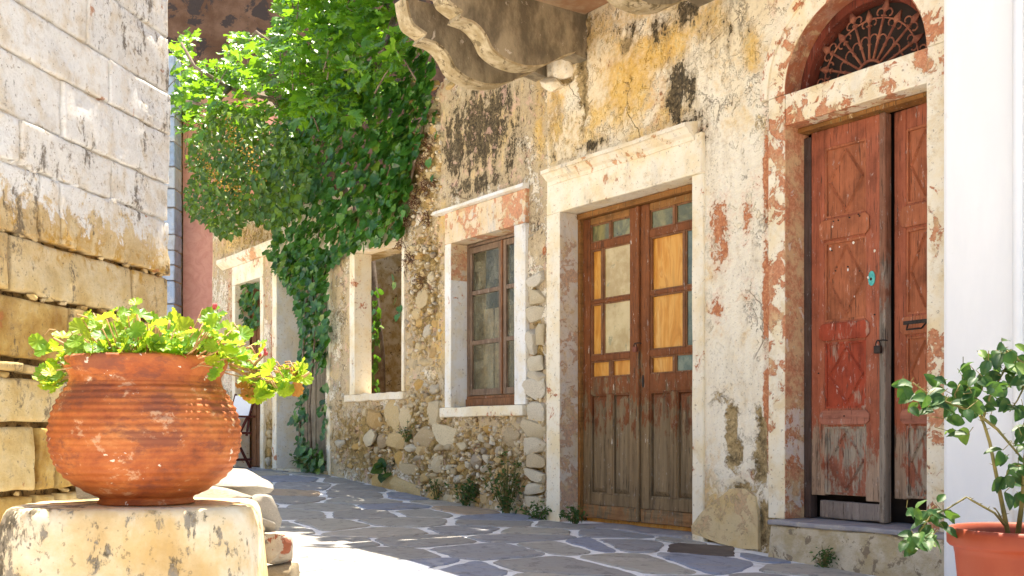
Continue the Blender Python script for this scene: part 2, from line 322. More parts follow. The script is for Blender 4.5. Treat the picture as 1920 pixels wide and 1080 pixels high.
M['jointmortar'] = mat_simple('crumbling joint mortar', (.20, .12, .04), (.42, .28, .11), 12, .95, 1, .03, extra=((.07, .045, .02), .54))
M['rubble'] = mat_stone('fieldstone', [(0, (.58, .36, .11)), (.2, (.70, .56, .32)), (.38, (.48, .36, .21)), (.55, (.74, .62, .40)), (.7, (.60, .36, .10)), (.85, (.40, .32, .23)), (1, (.78, .70, .53))], 1.6)
def mat_chips():
    s = NT('stone chips'); r = s.n('ShaderNodeNewGeometry').outputs['Random Per Island']; p = s.pos(); n = s.noise(p, 40, 6, .7)
    c = s.mix(s.math('MULTIPLY', s.step(n, .5, .65), .5), s.ramp(r, [(0, (.60, .40, .15)), (.3, (.74, .62, .40)), (.6, (.50, .38, .22)), (.85, (.80, .73, .58)), (1, (.36, .25, .13))]), (.22, .15, .08))
    return s.done(c, .93, s.bump(n, .8, .008), spec=.15)
M['chips'] = mat_chips()
M['quoin'] = mat_stone('pale fieldstone', [(0, (.74, .66, .50)), (.5, (.66, .54, .34)), (.8, (.78, .73, .62)), (1, (.58, .42, .20))], 1.6)
M['stack'] = mat_stone('dry stone', [(0, (.40, .32, .20)), (.4, (.34, .28, .21)), (.7, (.46, .41, .33)), (1, (.33, .25, .15))], 2.2)
M['slabwhite'] = mat_stone('whitened stone', [(0, (.56, .53, .47)), (1, (.50, .46, .39))], 2.2)
M['redstone'] = mat_simple('red veined stone', (.34, .29, .23), (.44, .39, .31), 14, .9, .9, .012, extra=((.26, .09, .05), .56))
M['paving'] = mat_paving(); M['lime'] = mat_lime()
M['darkslab'] = mat_simple('dark brown slab', (.085, .068, .062), (.13, .105, .095), 9, .6, .4)
M['threshold'] = mat_simple('threshold slate', (.27, .26, .28), (.38, .35, .34), 6, .6, .5, extra=((.5, .44, .36), .6))
M['steprubble'] = mat_simple('rough render', (.52, .41, .24), (.68, .59, .44), 7, .95, 1, .03, extra=((.30, .23, .15), .56))
M['door'] = mat_wood('worn red brown door paint', (.20, .068, .022), (.245, .165, .085), .16, .15, 1.30, (.62, .55, .45))
M['doorpanel'] = mat_wood('weathered door panel', (.19, .066, .024), (.25, .175, .095), .24, .15, 1.1)
M['doorwood'] = mat_wood('stripped door rail', (.30, .15, .06), (.26, .175, .09), .5, horiz=True)
M['doortop'] = mat_wood('ochre worn rail', (.26, .12, .035), (.36, .26, .10), .25, flake2=(.62, .5, .3), horiz=True)
M['arch'] = mat_wood('old red door paint', (.33, .10, .052), (.42, .29, .20), .14, .05, .95, (.68, .45, .34))
M['archpanel'] = mat_wood('old red panel paint', (.36, .12, .055), (.46, .30, .19), .18, .0, .72, (.62, .36, .26))
M['redpanel'] = mat_wood('bright red panel paint', (.33, .060, .028), (.46, .28, .20), .36, flake2=(.66, .44, .36))
M['fanframe'] = mat_wood('dark red fanlight frame', (.15, .035, .02), (.22, .12, .08), -.1)
M['greywood'] = mat_wood('grey weathered wood', (.23, .19, .165), (.32, .275, .23), .3)
M['postwood'] = mat_wood('weathered post', (.22, .10, .06), (.29, .24, .19), .22, .3, 1.9)
M['darkwood'] = mat_wood('dark jamb wood', (.085, .055, .045), (.16, .12, .10), .1)
M['window'] = mat_wood('weathered window wood', (.20, .135, .09), (.40, .34, .275), .2)
M['windowbrown'] = mat_wood('brown window wood', (.22, .10, .045), (.34, .24, .15), .2)
M['plank'] = mat_wood('grey plank', (.28, .22, .15), (.40, .33, .24), .3)
M['ply'] = mat_ply('orange plywood', [(.3, (.52, .20, .022)), (.45, (.66, .30, .045)), (.55, (.72, .38, .085)), (.62, (.60, .26, .04)), (.75, (.76, .46, .14))])
M['board'] = mat_ply('pale board', [(.3, (.62, .38, .13)), (.5, (.74, .54, .26)), (.7, (.78, .63, .36))])
M['dust'] = mat_simple('dusted glass', (.46, .32, .12), (.62, .48, .23), 5, .14, .15, .004, spec=.5, extra=((.36, .30, .14), .60))
M['glassolive'] = mat_glass('olive dusty glass', (.14, .14, .06), .85, (.34, .29, .11))
M['glassgreen'] = mat_glass('green dusty glass', (.12, .16, .13), .85, (.24, .27, .19))
M['glasswin'] = mat_glass('old window glass', (.13, .125, .075), .34, (.33, .31, .20))
M['iron'] = mat_simple('rusted iron', (.20, .065, .04), (.32, .12, .065), 20, .8, .6, .004, extra=((.35, .14, .07), .58))
M['blackiron'] = mat_simple('dark iron', (.02, .017, .015), (.05, .035, .028), 25, .55, .4, .003, metal=.4)
M['verdigris'] = mat_simple('verdigris paint', (.06, .38, .36), (.14, .52, .46), 30, .7, .4, .003)
M['pot'] = mat_pot()
M['potnew'] = mat_simple('orange terracotta', (.24, .034, .008), (.28, .048, .014), 5, .55, .15, .004, spec=.4, extra=((.42, .16, .085), .66))
M['soil'] = mat_simple('potting soil', (.035, .022, .014), (.09, .06, .04), 40, .95, 1, .02)
M['pedestal'] = mat_pedestal()
M['whitewall'] = mat_simple('fresh white render', (.88, .88, .88), (.83, .835, .84), 2.2, .85, .5, .006, stretch=(1.4, 1.4, .35), extra=((.80, .80, .79), .62))
M['pink'] = mat_stucco('pink stucco', (.70, .33, .26), (.78, .40, .32))
M['bluestone'] = mat_stone('blue grey stone', [(0, (.28, .37, .54)), (.5, (.38, .46, .60)), (1, (.44, .47, .53))], 1.0)
M['brownwall'] = mat_simple('dark brown plaster', (.10, .055, .035), (.17, .105, .075), 1.6, .95, .8, .04, extra=((.05, .04, .04), .52))
M['inner'] = mat_simple('brown inner plaster', (.20, .14, .08), (.30, .22, .13), 5, .95, .8, .02, extra=((.10, .07, .04), .62))
M['corbel'] = mat_simple('stained corbel plaster', (.15, .12, .08), (.38, .31, .205), 4.5, .9, .9, .016, stretch=(1, 1, .5), extra=((.56, .49, .40), .60))
M['corbellit'] = mat_simple('lit corbel edge', (.36, .27, .14), (.56, .46, .30), 9, .9, .9, .012, extra=((.20, .15, .08), .55))  # paler than the corbel face: light on the front edge put in colour
M['slabsoffit'] = mat_simple('orange tan slab', (.40, .22, .12), (.52, .38, .25), 5, .9, .4)  # mottled orange and tan over the balcony slab
M['body'] = mat_simple('painted interior shade', (.035, .025, .02), (.05, .036, .03), 3, .95, .2)  # near-black colour stands in for the shade of unlit rooms
M['roof'] = mat_simple('flat roof render', (.5, .42, .32), (.6, .52, .4), 3, .95, .3)
M['chairwood'] = mat_wood('dark chair wood', (.10, .025, .018), (.12, .04, .03), -.3)
M['fabric'] = mat_simple('white canvas', (.82, .82, .84), (.78, .79, .82), 30, .9, .2, .002)
M['root'] = mat_simple('dried rootlets', (.09, .035, .018), (.17, .075, .035), 25, .95, .6, .005)
M['bark'] = mat_simple('fig bark', (.13, .09, .06), (.24, .19, .14), 12, .9, .7, .01)
M['twig'] = mat_simple('green brown stem', (.13, .12, .035), (.22, .17, .05), 18, .6, .4, .003)
M['stemred'] = mat_simple('tan stem', (.42, .22, .09), (.52, .32, .14), 18, .6, .4, .003)
M['ivy'] = mat_leaf('ivy leaf', [(0, (.010, .050, .010)), (.4, (.026, .110, .018)), (.75, (.048, .155, .022)), (.92, (.10, .24, .03)), (1, (.20, .27, .04))], (.20, .48, .02), .28, .30, .6)
M['fig'] = mat_leaf('fig leaf', [(0, (.022, .09, .014)), (.4, (.05, .17, .018)), (.8, (.095, .255, .022)), (1, (.18, .36, .035))], (.34, .62, .015), .42, .33, .55)
M['ger'] = mat_leaf('geranium leaf', [(0, (.07, .20, .02)), (.4, (.12, .30, .025)), (.8, (.22, .38, .03)), (.95, (.45, .45, .03))], (.62, .80, .04), .5, .45, .4)
M['dry'] = mat_leaf('dry leaf', [(0, (.35, .16, .04)), (1, (.55, .25, .07))], (.75, .35, .08), .45, .6, .3)
M['rose'] = mat_leaf('rose leaf', [(0, (.008, .036, .013)), (.5, (.014, .058, .016)), (.85, (.030, .090, .016)), (1, (.12, .20, .03))], (.2, .42, .03), .18, .50, .28)
M['shrub'] = mat_leaf('shrub leaf', [(0, (.014, .05, .010)), (.5, (.035, .105, .014)), (1, (.12, .22, .025))], (.32, .5, .03), .32, .4, .5)
M['blossom'] = mat_leaf('orange blossom', [(0, (.42, .17, .03)), (1, (.58, .32, .06))], (.7, .38, .08), .45, .6, .3)
M['weed'] = mat_leaf('weed leaf', [(0, (.012, .045, .012)), (.6, (.03, .09, .02)), (1, (.10, .16, .03))], (.2, .35, .05), .25, .5, .3)
M['bud'] = mat_simple('red bud', (.5, .05, .06), (.6, .1, .1), 20, .6, .1)
M['pipe'] = mat_simple('white pipe paint', (.82, .82, .82), (.78, .79, .8), 6, .5, .1, .002)
M['block'] = mat_simple('concrete block', (.40, .36, .29), (.52, .47, .38), 30, .95, .8, .008, extra=((.2, .17, .13), .6))

# ------------------------------------------------------------------ geometry helpers
def mesh_from(name, verts, faces, smooth=False, mats=()):
    me = bpy.data.meshes.new(name); me.from_pydata([tuple(v) for v in verts], [], faces); me.update()
    if smooth: me.polygons.foreach_set('use_smooth', [True]*len(me.polygons))
    for m in mats: me.materials.append(m)
    return me
def link(name, me, parent=None, loc=None, rot=None, scale=None):
    o = bpy.data.objects.new(name, me); C.objects.link(o)
    if parent is not None: o.parent = parent
    if loc is not None: o.location = loc
    if rot is not None: o.rotation_euler = rot
    if scale is not None: o.scale = scale
    return o
def thing(name, label, cat, loc=(0, 0, 0), rz=0.0, group=None):
    o = bpy.data.objects.new(name, None); C.objects.link(o); o.empty_display_size = .1
    o.location = loc; o.rotation_euler = (0, 0, rz); o['label'] = label; o['category'] = cat
    if group: o['group'] = group
    return o
class G:                                                   # geometry collector
    def __init__(s): s.v = []; s.f = []
    def add(s, vs, fs):
        k = len(s.v); s.v += [tuple(v) for v in vs]; s.f += [tuple(i+k for i in f) for f in fs]
    def box(s, a, b):
        (x0, y0, z0), (x1, y1, z1) = a, b
        x0, x1 = min(x0, x1), max(x0, x1); y0, y1 = min(y0, y1), max(y0, y1); z0, z1 = min(z0, z1), max(z0, z1)
        s.add([(x0,y0,z0),(x1,y0,z0),(x1,y1,z0),(x0,y1,z0),(x0,y0,z1),(x1,y0,z1),(x1,y1,z1),(x0,y1,z1)],
              [(0,3,2,1),(4,5,6,7),(0,1,5,4),(1,2,6,5),(2,3,7,6),(3,0,4,7)])
    def prism(s, poly, axis, a, b):                        # poly in the two other axes, extruded from a to b
        n = len(poly)
        def mk(p, t):
            return (t, p[0], p[1]) if axis == 0 else ((p[0], t, p[1]) if axis == 1 else (p[0], p[1], t))
        s.add([mk(p, a) for p in poly]+[mk(p, b) for p in poly],
              [tuple(range(n)), tuple(range(2*n-1, n-1, -1))]+[(i, i+n, (i+1) % n+n, (i+1) % n) for i in range(n)])
    def tube(s, pts, r, seg=6, cap=True):
        pts = [Vector(p) for p in pts]; n = len(pts)
        rs = r if isinstance(r, (list, tuple)) else [r]*n
        up = Vector((0.13, 0.21, 1)).normalized(); rings = []
        for i, p in enumerate(pts):
            t = (pts[min(i+1, n-1)]-pts[max(i-1, 0)]); t = t.normalized() if t.length > 1e-9 else Vector((0, 0, 1))
            a = t.cross(up);
            if a.length < 1e-3: a = t.cross(Vector((1, 0, 0)))
            a.normalize(); b = t.cross(a)
            rings.append([p+(a*math.cos(2*math.pi*k/seg)+b*math.sin(2*math.pi*k/seg))*rs[i] for k in range(seg)])
        vs = [v for rg in rings for v in rg]
        fs = [(i*seg+k, i*seg+(k+1) % seg, (i+1)*seg+(k+1) % seg, (i+1)*seg+k) for i in range(n-1) for k in range(seg)]
        if cap: fs += [tuple(range(seg-1, -1, -1)), tuple((n-1)*seg+k for k in range(seg))]
        s.add(vs, fs)
    def lathe(s, prof, seg=48, cap=True):
        n = len(prof)
        vs = [(r*math.cos(2*math.pi*k/seg), r*math.sin(2*math.pi*k/seg), z) for r, z in prof for k in range(seg)]
        fs = [(i*seg+k, i*seg+(k+1) % seg, (i+1)*seg+(k+1) % seg, (i+1)*seg+k) for i in range(n-1) for k in range(seg)]
        if cap: fs += [tuple(range(seg-1, -1, -1)), tuple((n-1)*seg+k for k in range(seg))]
        s.add(vs, fs)
    def shift(s, d): s.v = [(x-d[0], y-d[1], z-d[2]) for x, y, z in s.v]; return s
    def mesh(s, name, mat, smooth=False): return mesh_from(name, s.v, s.f, smooth, (mat,))
def bevel(me, w, seg=2):
    bm = bmesh.new(); bm.from_mesh(me)
    bmesh.ops.bevel(bm, geom=[e for e in bm.edges], offset=w, segments=seg, affect='EDGES', clamp_overlap=True, profile=.5)
    bm.to_mesh(me); bm.free(); return me
def roughen(me, amp, freq, seed=0, cut=0.0):               # wobble long straight edges of hand made trim
    bm = bmesh.new(); bm.from_mesh(me)
    if cut:
        for _ in range(6):
            es = [e for e in bm.edges if e.calc_length() > cut]
            if not es: break
            bmesh.ops.subdivide_edges(bm, edges=es, cuts=1, use_grid_fill=True)
    co = np.array([v.co[:] for v in bm.verts])
    for k in range(3):
        a, b = [(1, 2), (0, 2), (0, 1)][k]
        n = fbm(co[:, a]*freq+co[:, k]*freq*.7+3*k+seed, co[:, b]*freq+co[:, k]*freq*.7+seed, seed+k, 3)-.5
        co[:, k] += n*2*amp
    for v, c in zip(bm.verts, co): v.co = c
    bm.to_mesh(me); bm.free(); return me
class House:
    def __init__(s, root, u0, z0): s.r = root; s.d = (u0, 0, z0)
    def part(s, name, g, mat, parent=None, bev=0, rough=None, smooth=False, label=None):
        me = g.shift(s.d).mesh(name, mat, smooth)
        if bev: bevel(me, bev)
        if rough: roughen(me, *rough)
        o = link(name, me, s.r if parent is None else parent)
        if label: o['label'] = label
        return o
def lump(seed, boxy=.55, sub=3, amp=.10):
    q_ = random.Random(seed*13+5); bm = bmesh.new(); bmesh.ops.create_icosphere(bm, subdivisions=sub, radius=1.0)
    co = np.array([v.co[:] for v in bm.verts])
    m = np.max(np.abs(co), axis=1, keepdims=True); co = co*(1-boxy)+(co/m*.9)*boxy
    for k in range(11):                                    # cleave it along random planes
        n = np.array([q_.gauss(0, 1), q_.gauss(0, 1), q_.gauss(0, 1)]); n /= np.linalg.norm(n); d = q_.uniform(.68, .92)
        t_ = co@n-d; co = co-np.clip(t_, 0, None)[:, None]*n*.96
    n = fbm(co[:, 0]*2.3+seed*7.1+co[:, 2], co[:, 1]*2.3+seed*3.3-co[:, 2]*.8, seed, 4)-.5
    co = co*(1+n[:, None]*2*amp)
    for v, c in zip(bm.verts, co): v.co = c
    me = bpy.data.meshes.new('stone'); bm.to_mesh(me); bm.free()
    me.polygons.foreach_set('use_smooth', [True]*len(me.polygons)); me.set_sharp_from_angle(angle=R(34)); return me
def with_mat(me, mat): me = me.copy(); me.materials.clear(); me.materials.append(mat); return me

# ------------------------------------------------------------------ the street
def grid_sheet(name, us, ws, mat, dz=0.0, world_=True):
    V = []; F = []
    for u in us:
        for w in ws:
            p = FW(u, w, ground(u)+dz); V.append(p)
    nw = len(ws)
    for i in range(len(us)-1):
        for j in range(nw-1): F.append((i*nw+j, i*nw+j+1, (i+1)*nw+j+1, (i+1)*nw+j))
    return mesh_from(name, V, F, False, (mat,))
street = link('street', grid_sheet('street', list(np.linspace(-16, 9, 101)), list(np.linspace(-8, 12, 5)), M['lime'])); street['kind'] = 'structure'
gr = G(); gr.add([(-150, -60, -.3), (150, -60, -.3), (150, 220, -.3), (-150, 220, -.3)], [(0, 1, 2, 3)])
grd = link('ground', gr.mesh('ground', M['steprubble'])); grd['kind'] = 'structure'
def clip(poly, nx, ny, c):
    out = []
    for i in range(len(poly)):
        a = poly[i]; b = poly[(i+1) % len(poly)]; da = a[0]*nx+a[1]*ny-c; db = b[0]*nx+b[1]*ny-c
        if da <= 0: out.append(a)
        if (da < 0 < db) or (db < 0 < da):
            t = da/(da-db); out.append((a[0]+(b[0]-a[0])*t, a[1]+(b[1]-a[1])*t))
    return out
def area(p): return .5*sum(p[i][0]*p[(i+1) % len(p)][1]-p[(i+1) % len(p)][0]*p[i][1] for i in range(len(p)))
seeds = []
rs = random.Random(31)
for i in range(-14, 10):
    for j in range(-1, 10):
        sc = .58
        seeds.append(((i+(j % 2)*.5+rs.uniform(-.42, .42))*sc*1.02, (j+.25+rs.uniform(-.42, .42))*sc*.86))
cu, cz = px(1325, 1040, .25)
def make_paver(poly, mat, name='paving_stone', inset=True):
    n = len(poly); cx = sum(p[0] for p in poly)/n; cy = sum(p[1] for p in poly)/n
    pts = []
    for i in range(n):                                     # chip the corners and waver the edges
        a = poly[i]; b = poly[(i+1) % n]; L = math.hypot(b[0]-a[0], b[1]-a[1])
        nx, ny = (b[1]-a[1])/max(L, 1e-6), -(b[0]-a[0])/max(L, 1e-6)
        c = min(.05, L*.22)
        k = max(2, int(L/.075))
        for q in range(k+1):
            t = c/L+(1-2*c/L)*q/k if L > 0 else 0
            off = rs.uniform(-.012, .008)
            pts.append((a[0]+(b[0]-a[0])*t+nx*off, a[1]+(b[1]-a[1])*t+ny*off))
    tz = rs.uniform(-.0015, .0015); n = len(pts)
    c0 = FW(cx, cy, ground(cx)); V = []
    tilt = (rs.uniform(-.012, .012), rs.uniform(-.012, .012))
    for r, h in ((1.0, -.012), (1.0, .004), (.97, .0095)):
        for p in pts:
            u = cx+(p[0]-cx)*r; w = cy+(p[1]-cy)*r
            V.append(FW(u, w, ground(u)+h+tz+tilt[0]*(u-cx)+tilt[1]*(w-cy))-c0)
    F = [(k*n+i, k*n+(i+1) % n, (k+1)*n+(i+1) % n, (k+1)*n+i) for k in (0, 1) for i in range(n)]+[tuple(2*n+i for i in range(n))]
    return link(name, mesh_from(name, V, F, False, (mat,)), street, c0)
fixed = [(cu, .30)]
seeds = [s_ for s_ in seeds if math.hypot(s_[0]-cu, s_[1]-.3) > .62]+[(cu+.46*math.cos(q), .3+.40*math.sin(q)) for q in (.95, 2.35, 4.05, 5.5)]+fixed
for k, s0 in enumerate(seeds):
    poly = [(s0[0]-1.2, s0[1]-1.2), (s0[0]+1.2, s0[1]-1.2), (s0[0]+1.2, s0[1]+1.2), (s0[0]-1.2, s0[1]+1.2)]
    for s1 in seeds:
        if s1 is s0: continue
        dx, dy = s1[0]-s0[0], s1[1]-s0[1]; L = math.hypot(dx, dy)
        if L > 2.2: continue
        gap = .013+.020*((math.sin(s0[0]*s1[0]*9+s0[1]*s1[1]*7)+1)/2)
        poly = clip(poly, dx/L, dy/L, (dx*(s0[0]+s1[0])+dy*(s0[1]+s1[1]))/2/L-gap)
        if len(poly) < 3: break
    if len(poly) < 3: continue
    wmin = .03
    if -1.0 < s0[0] < .7: wmin = .09
    if s0[0] > 1.2: wmin = .13
    poly = clip(poly, 0, -1, -wmin); poly = clip(poly, 0, 1, 5.2) if len(poly) > 2 else poly
    if len(poly) < 3 or abs(area(poly)) < .02: continue
    o = make_paver(poly, M['darkslab'] if s0 in fixed else M['paving'])
    if s0 in fixed: o['label'] = 'dark brown paving slab near the arched doorway'

# ------------------------------------------------------------------ wall sheet with holes, relief and wear masks
def blobs_eval(Ug, Zg, blobs):
    out = np.zeros(Ug.shape+(4,))
    for x, y, rx, ry, ch, st in blobs:
        u0, z0 = px(x, y); ru = abs(px(x+rx, y)[0]-u0)*1.0; rz = abs(px(x, y-ry)[1]-z0)
        e = np.exp(-(((Ug-u0)/ru)**2+((Zg-z0)/rz)**2)**1.3)
        out[..., ch] = np.maximum(out[..., ch], e*st) if st > 0 else out[..., ch]*(1+e*st)
    return np.clip(out, 0, 1)
def lines(a, b, step, keys):
    keys = sorted(k for k in keys if a < k < b); L = list(np.linspace(a, b, int((b-a)/step)+1))
    L = [x for x in L if all(abs(x-k) > step*.45 for k in keys)]+keys
    return np.array(sorted(L))
def wall_sheet(H, name, u0, u1, ztop, step, holes, holefn, blobs, mat, relief, topfn=None, seed=0, w0=0.0, zbot=-.35, extra=None):
    us = lines(u0, u1, step, [h for q in holes for h in (q[0], q[1])]); zs = lines(zbot, ztop, step, [h for q in holes for h in (q[2], q[3])])
    Ug, Zg = np.meshgrid(us, zs, indexing='ij')
    mk = blobs_eval(Ug, Zg, blobs)
    if extra is not None: mk = extra(Ug, Zg, mk)
    W = w0+relief*(fbm(Ug*1.3, Zg*1.3, seed, 3)-.5)*2+relief*.5*(fbm(Ug*6, Zg*6, seed+5, 3)-.5)*2
    bn = np.clip((mk[..., 3]+(fbm(Ug*9, Zg*9, seed+9, 4)-.5)*1.0-.45)*5, 0, 1)
    W = W-bn*.020+bn*.075*(fbm(Ug*9, Zg*9, seed+11, 4)-.5)
    for q in holes:                                        # flat where frames meet the wall
        d = np.maximum(np.maximum(q[0]-Ug, Ug-q[1]), np.maximum(q[2]-Zg, Zg-q[3]))
        k = np.clip((d-.02)/.10, 0, 1); W = w0+(W-w0)*k
    nz = len(zs); V = np.stack([Ug-H.d[0], -W, Zg-H.d[2]], -1).reshape(-1, 3); F = []
    for i in range(len(us)-1):
        uc = (us[i]+us[i+1])/2; tp = topfn(uc) if topfn else 99
        for j in range(nz-1):
            zc = (zs[j]+zs[j+1])/2
            if zc > tp: continue
            if any(q[0] < uc < q[1] and q[2] < zc < q[3] for q in holes): continue
            if holefn and holefn(uc, zc): continue
            F.append((i*nz+j, (i+1)*nz+j, (i+1)*nz+j+1, i*nz+j+1))
    me = mesh_from(name, V.tolist(), F, True, (mat,))
    at = me.color_attributes.new('wear', 'FLOAT_COLOR', 'POINT'); at.data.foreach_set('color', mk.reshape(-1).astype(np.float32))
    return link(name, me, H.r)
RED, OCH, BLK, BARE = 0, 1, 2, 3

# ================================================================== TOWNHOUSE (glazed door, arched door, balcony)
UA, UB = U(1026), 2.75
t = thing('townhouse', 'weathered cream plaster house with glazed double door, arched red door and balcony corbels', 'house', FW((UA+UB)/2, 0, -.1), ROT)
TH = House(t, (UA+UB)/2, -.1)
d2l, d2r, d2t, d2b = U(1055), U(1300), 2.325, ground(-.2)+.01
adl, adr, adt, adb = U(1475), U(1741), 2.465, .155
lint_t = 2.648; ac = (adl+adr)/2; AR = (adr-adl)/2; OUT = AR+.125
SPZ = lint_t
holes = [(d2l, d2r, -.4, d2t), (adl-.09, adr+.09, -.4, SPZ)]
def archhole(u, z): return z >= SPZ and math.hypot(u-ac, z-SPZ) < AR+.08
bl = [(1180, 150, 75, 110, OCH, .75), (1240, 90, 70, 60, OCH, .8), (1120, 220, 40, 60, OCH, .55), (1040, 220, 25, 90, OCH, .7), (1250, 220, 45, 60, OCH, .6), (1412, 100, 26, 55, OCH, .65), (1320, 40, 60, 60, OCH, .55), (1210, 250, 60, 40, OCH, .5), (1085, 60, 25, 70, OCH, .7), (1320, 520, 22, 200, OCH, .35), (1320, 920, 40, 90, OCH, .55), (1180, 60, 260, 130, OCH, .42), (1380, 170, 70, 160, OCH, .30), (1090, 250, 60, 80, OCH, .5), (1370, 640, 60, 200, OCH, .18), (1350, 50, 110, 80, BLK, .34), (1150, 60, 90, 120, BLK, .30), (1045, 260, 24, 120, BLK, .36), (1300, 260, 40, 90, BLK, .40),
      (1275, 170, 34, 80, BLK, .74), (1290, 225, 34, 32, BLK, .66), (1240, 55, 26, 40, BLK, .6), (1290, 20, 34, 42, BLK, .66), (1108, 272, 34, 12, BLK, .75), (1185, 55, 14, 30, BLK, .5), (1147, 205, 8, 36, BLK, .35), (1100, 100, 8, 100, BLK, .4), (1030, 300, 10, 70, BLK, .35), (1015, 390, 10, 30, BLK, .35),
      (1350, 440, 24, 85, RED, .78), (1400, 410, 13, 60, RED, .62), (1343, 580, 16, 36, RED, .62), (1437, 330, 9, 130, RED, .95), (1437, 560, 9, 130, RED, .95), (1437, 760, 9, 90, RED, .95), (1434, 840, 12, 60, RED, .75), (1240, 180, 25, 45, RED, .40), (1420, 345, 20, 20, RED, .5), (1310, 245, 18, 14, RED, .55), (1400, 560, 25, 60, RED, .32), (1235, 228, 30, 22, RED, .42), (1450, 10, 12, 40, RED, .5), (1140, 120, 20, 20, RED, .35), (1410, 900, 26, 30, RED, .45), (1315, 900, 14, 80, RED, .42),
      (1370, 800, 14, 60, BARE, .85), (1376, 850, 20, 40, BARE, .85), (1425, 850, 16, 90, BARE, .85), (1395, 915, 40, 18, BARE, .75), (1440, 990, 32, 60, BARE, .9), (1330, 1010, 60, 22, BARE, .7), (1092, 150, 12, 120, BARE, .8), (1100, 40, 12, 40, BARE, .7), (1175, 85, 13, 18, BARE, .9), (1350, 745, 30, 16, BARE, .5), (1060, 150, 30, 14, BARE, .7), (1420, 770, 8, 22, BARE, .8)]
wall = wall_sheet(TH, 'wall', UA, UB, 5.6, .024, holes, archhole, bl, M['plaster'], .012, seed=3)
b = G(); b.box((UA, .34, -.3), (UB, 3.6, 5.6)); b.box((UA, .0, 5.6), (UB, 3.7, 5.75)); b.box((UA, .03, 3.2), (UA+.05, .34, 5.6)); TH.part('masonry_core', b, M['body'])  # core coloured dark for the unlit rooms behind the doors
b = G(); b.box((UA-.02, -.03, 5.75), (UB, 3.75, 5.85)); TH.part('roof', b, M['roof'])
# --- arched doorway: jambs, lintel, arch ring
def ring(g, cu_, cz_, r0, r1, w0, w1, a0=0, a1=math.pi, n=36):
    for i in range(n):
        q0 = a0+(a1-a0)*i/n; q1 = a0+(a1-a0)*(i+1)/n
        P = lambda r, q, w: (cu_+r*math.cos(q), -w, cz_+r*math.sin(q))
        g.add([P(r0, q0, w0), P(r1, q0, w0), P(r1, q1, w0), P(r0, q1, w0), P(r0, q0, w1), P(r1, q0, w1), P(r1, q1, w1), P(r0, q1, w1)],
              [(4, 7, 6, 5), (0, 4, 5, 1) if i == 0 else (1, 5, 6, 2), (1, 5, 6, 2), (3, 0, 4, 7)][0:1]+[(1, 5, 6, 2), (0, 3, 7, 4)]+([(0, 4, 5, 1)] if i == 0 else [])+([(3, 2, 6, 7)] if i == n-1 else []))
g = G(); ring(g, ac, SPZ+.002, AR+.004, OUT, -.17, .018); ring(g, ac, SPZ+.002, OUT+.002, OUT+.055, -.05, .032)
TH.part('arch_surround', g, M['trimred'], rough=(.004, 5, 2))
g = G(); ring(g, ac, SPZ+.002, AR-.002, AR+.0035, -.165, .016); TH.part('arch_soffit', g, M['archred'])
for sd in (0, 1):
    g = G(); a, c = (adl-.125, adl) if sd == 0 else (adr, adr+.2)
    g.box((a, -.018, adb-.002), (c, .20, SPZ)); TH.part('door_jamb', g, M['trimred'], bev=.006, rough=(.004, 4, 3+sd, .12))
g = G(); g.box((adl+.0005, -.0148, adb), (adl+.0035, .165, adt)); TH.part('reveal', g, M['revealred'])
g = G(); g.box((adl, -.016, adt), (adr, .19, SPZ)); TH.part('lintel', g, M['trimred'], bev=.006, rough=(.004, 4, 8, .10))
g = G(); g.box((adl+.006, .09, adt-.03), (adr-.002, .19, adt-.002)); TH.part('door_head', g, M['doortop'], bev=.005, rough=(.003, 6, 8, .1))
# step
g = G(); u0s, u1s = U(1462), UB+.1
g.box((u0s, -.105, -.35), (u1s, .002, adb-.03)); TH.part('step', g, M['steprubble'], bev=.02, rough=(.018, 7, 5, .05), smooth=False)
g = G(); g.box((u0s+.01, -.118, adb-.030), (u1s, .30, adb-.001)); TH.part('door_sill', g, M['threshold'], bev=.008, rough=(.006, 6, 6, .08))
# trowelled patch at the foot of the wall between the doors
pp = [px(x, y) for x, y in [(1300, 985), (1318, 960), (1345, 938), (1372, 918), (1400, 915), (1418, 930), (1424, 970), (1425, 1030), (1390, 1030), (1340, 1015), (1302, 1000)]]
g = G(); g.prism([(u, z) for u, z in pp], 1, -.016, .01); TH.part('render_patch', g, M['patch'], rough=(.010, 9, 4, .05))
# --- arched door leaves
LW = -.153
def Lx(x, w=LW): return px(x, 600, w)[0]
def Lz(x, y, w=LW): return px(x, y, w)[1]
def diamond(g, ca, cz_, ha, hz, y, wd=.014, th=.012):
    P = [(ca, cz_+hz), (ca+ha, cz_), (ca, cz_-hz), (ca-ha, cz_)]
    for i in range(4):
        a = Vector((P[i][0], 0, P[i][1])); c = Vector((P[(i+1) % 4][0], 0, P[(i+1) % 4][1])); d = (c-a).normalized(); n = Vector((-d.z, 0, d.x))*wd/2
        g.add([a-n+Vector((0, y, 0)), c-n+Vector((0, y, 0)), c+n+Vector((0, y, 0)), a+n+Vector((0, y, 0)), a+Vector((0, y-th, 0)), c+Vector((0, y-th, 0))],
              [(0, 1, 5, 4), (2, 3, 4, 5), (0, 4, 3), (1, 2, 5)])
zz = [Lz(1587, y) for y in (975, 928, 800, 765, 640, 600, 448, 402, 268, 225)]   # base, 4 panels with rails between, head
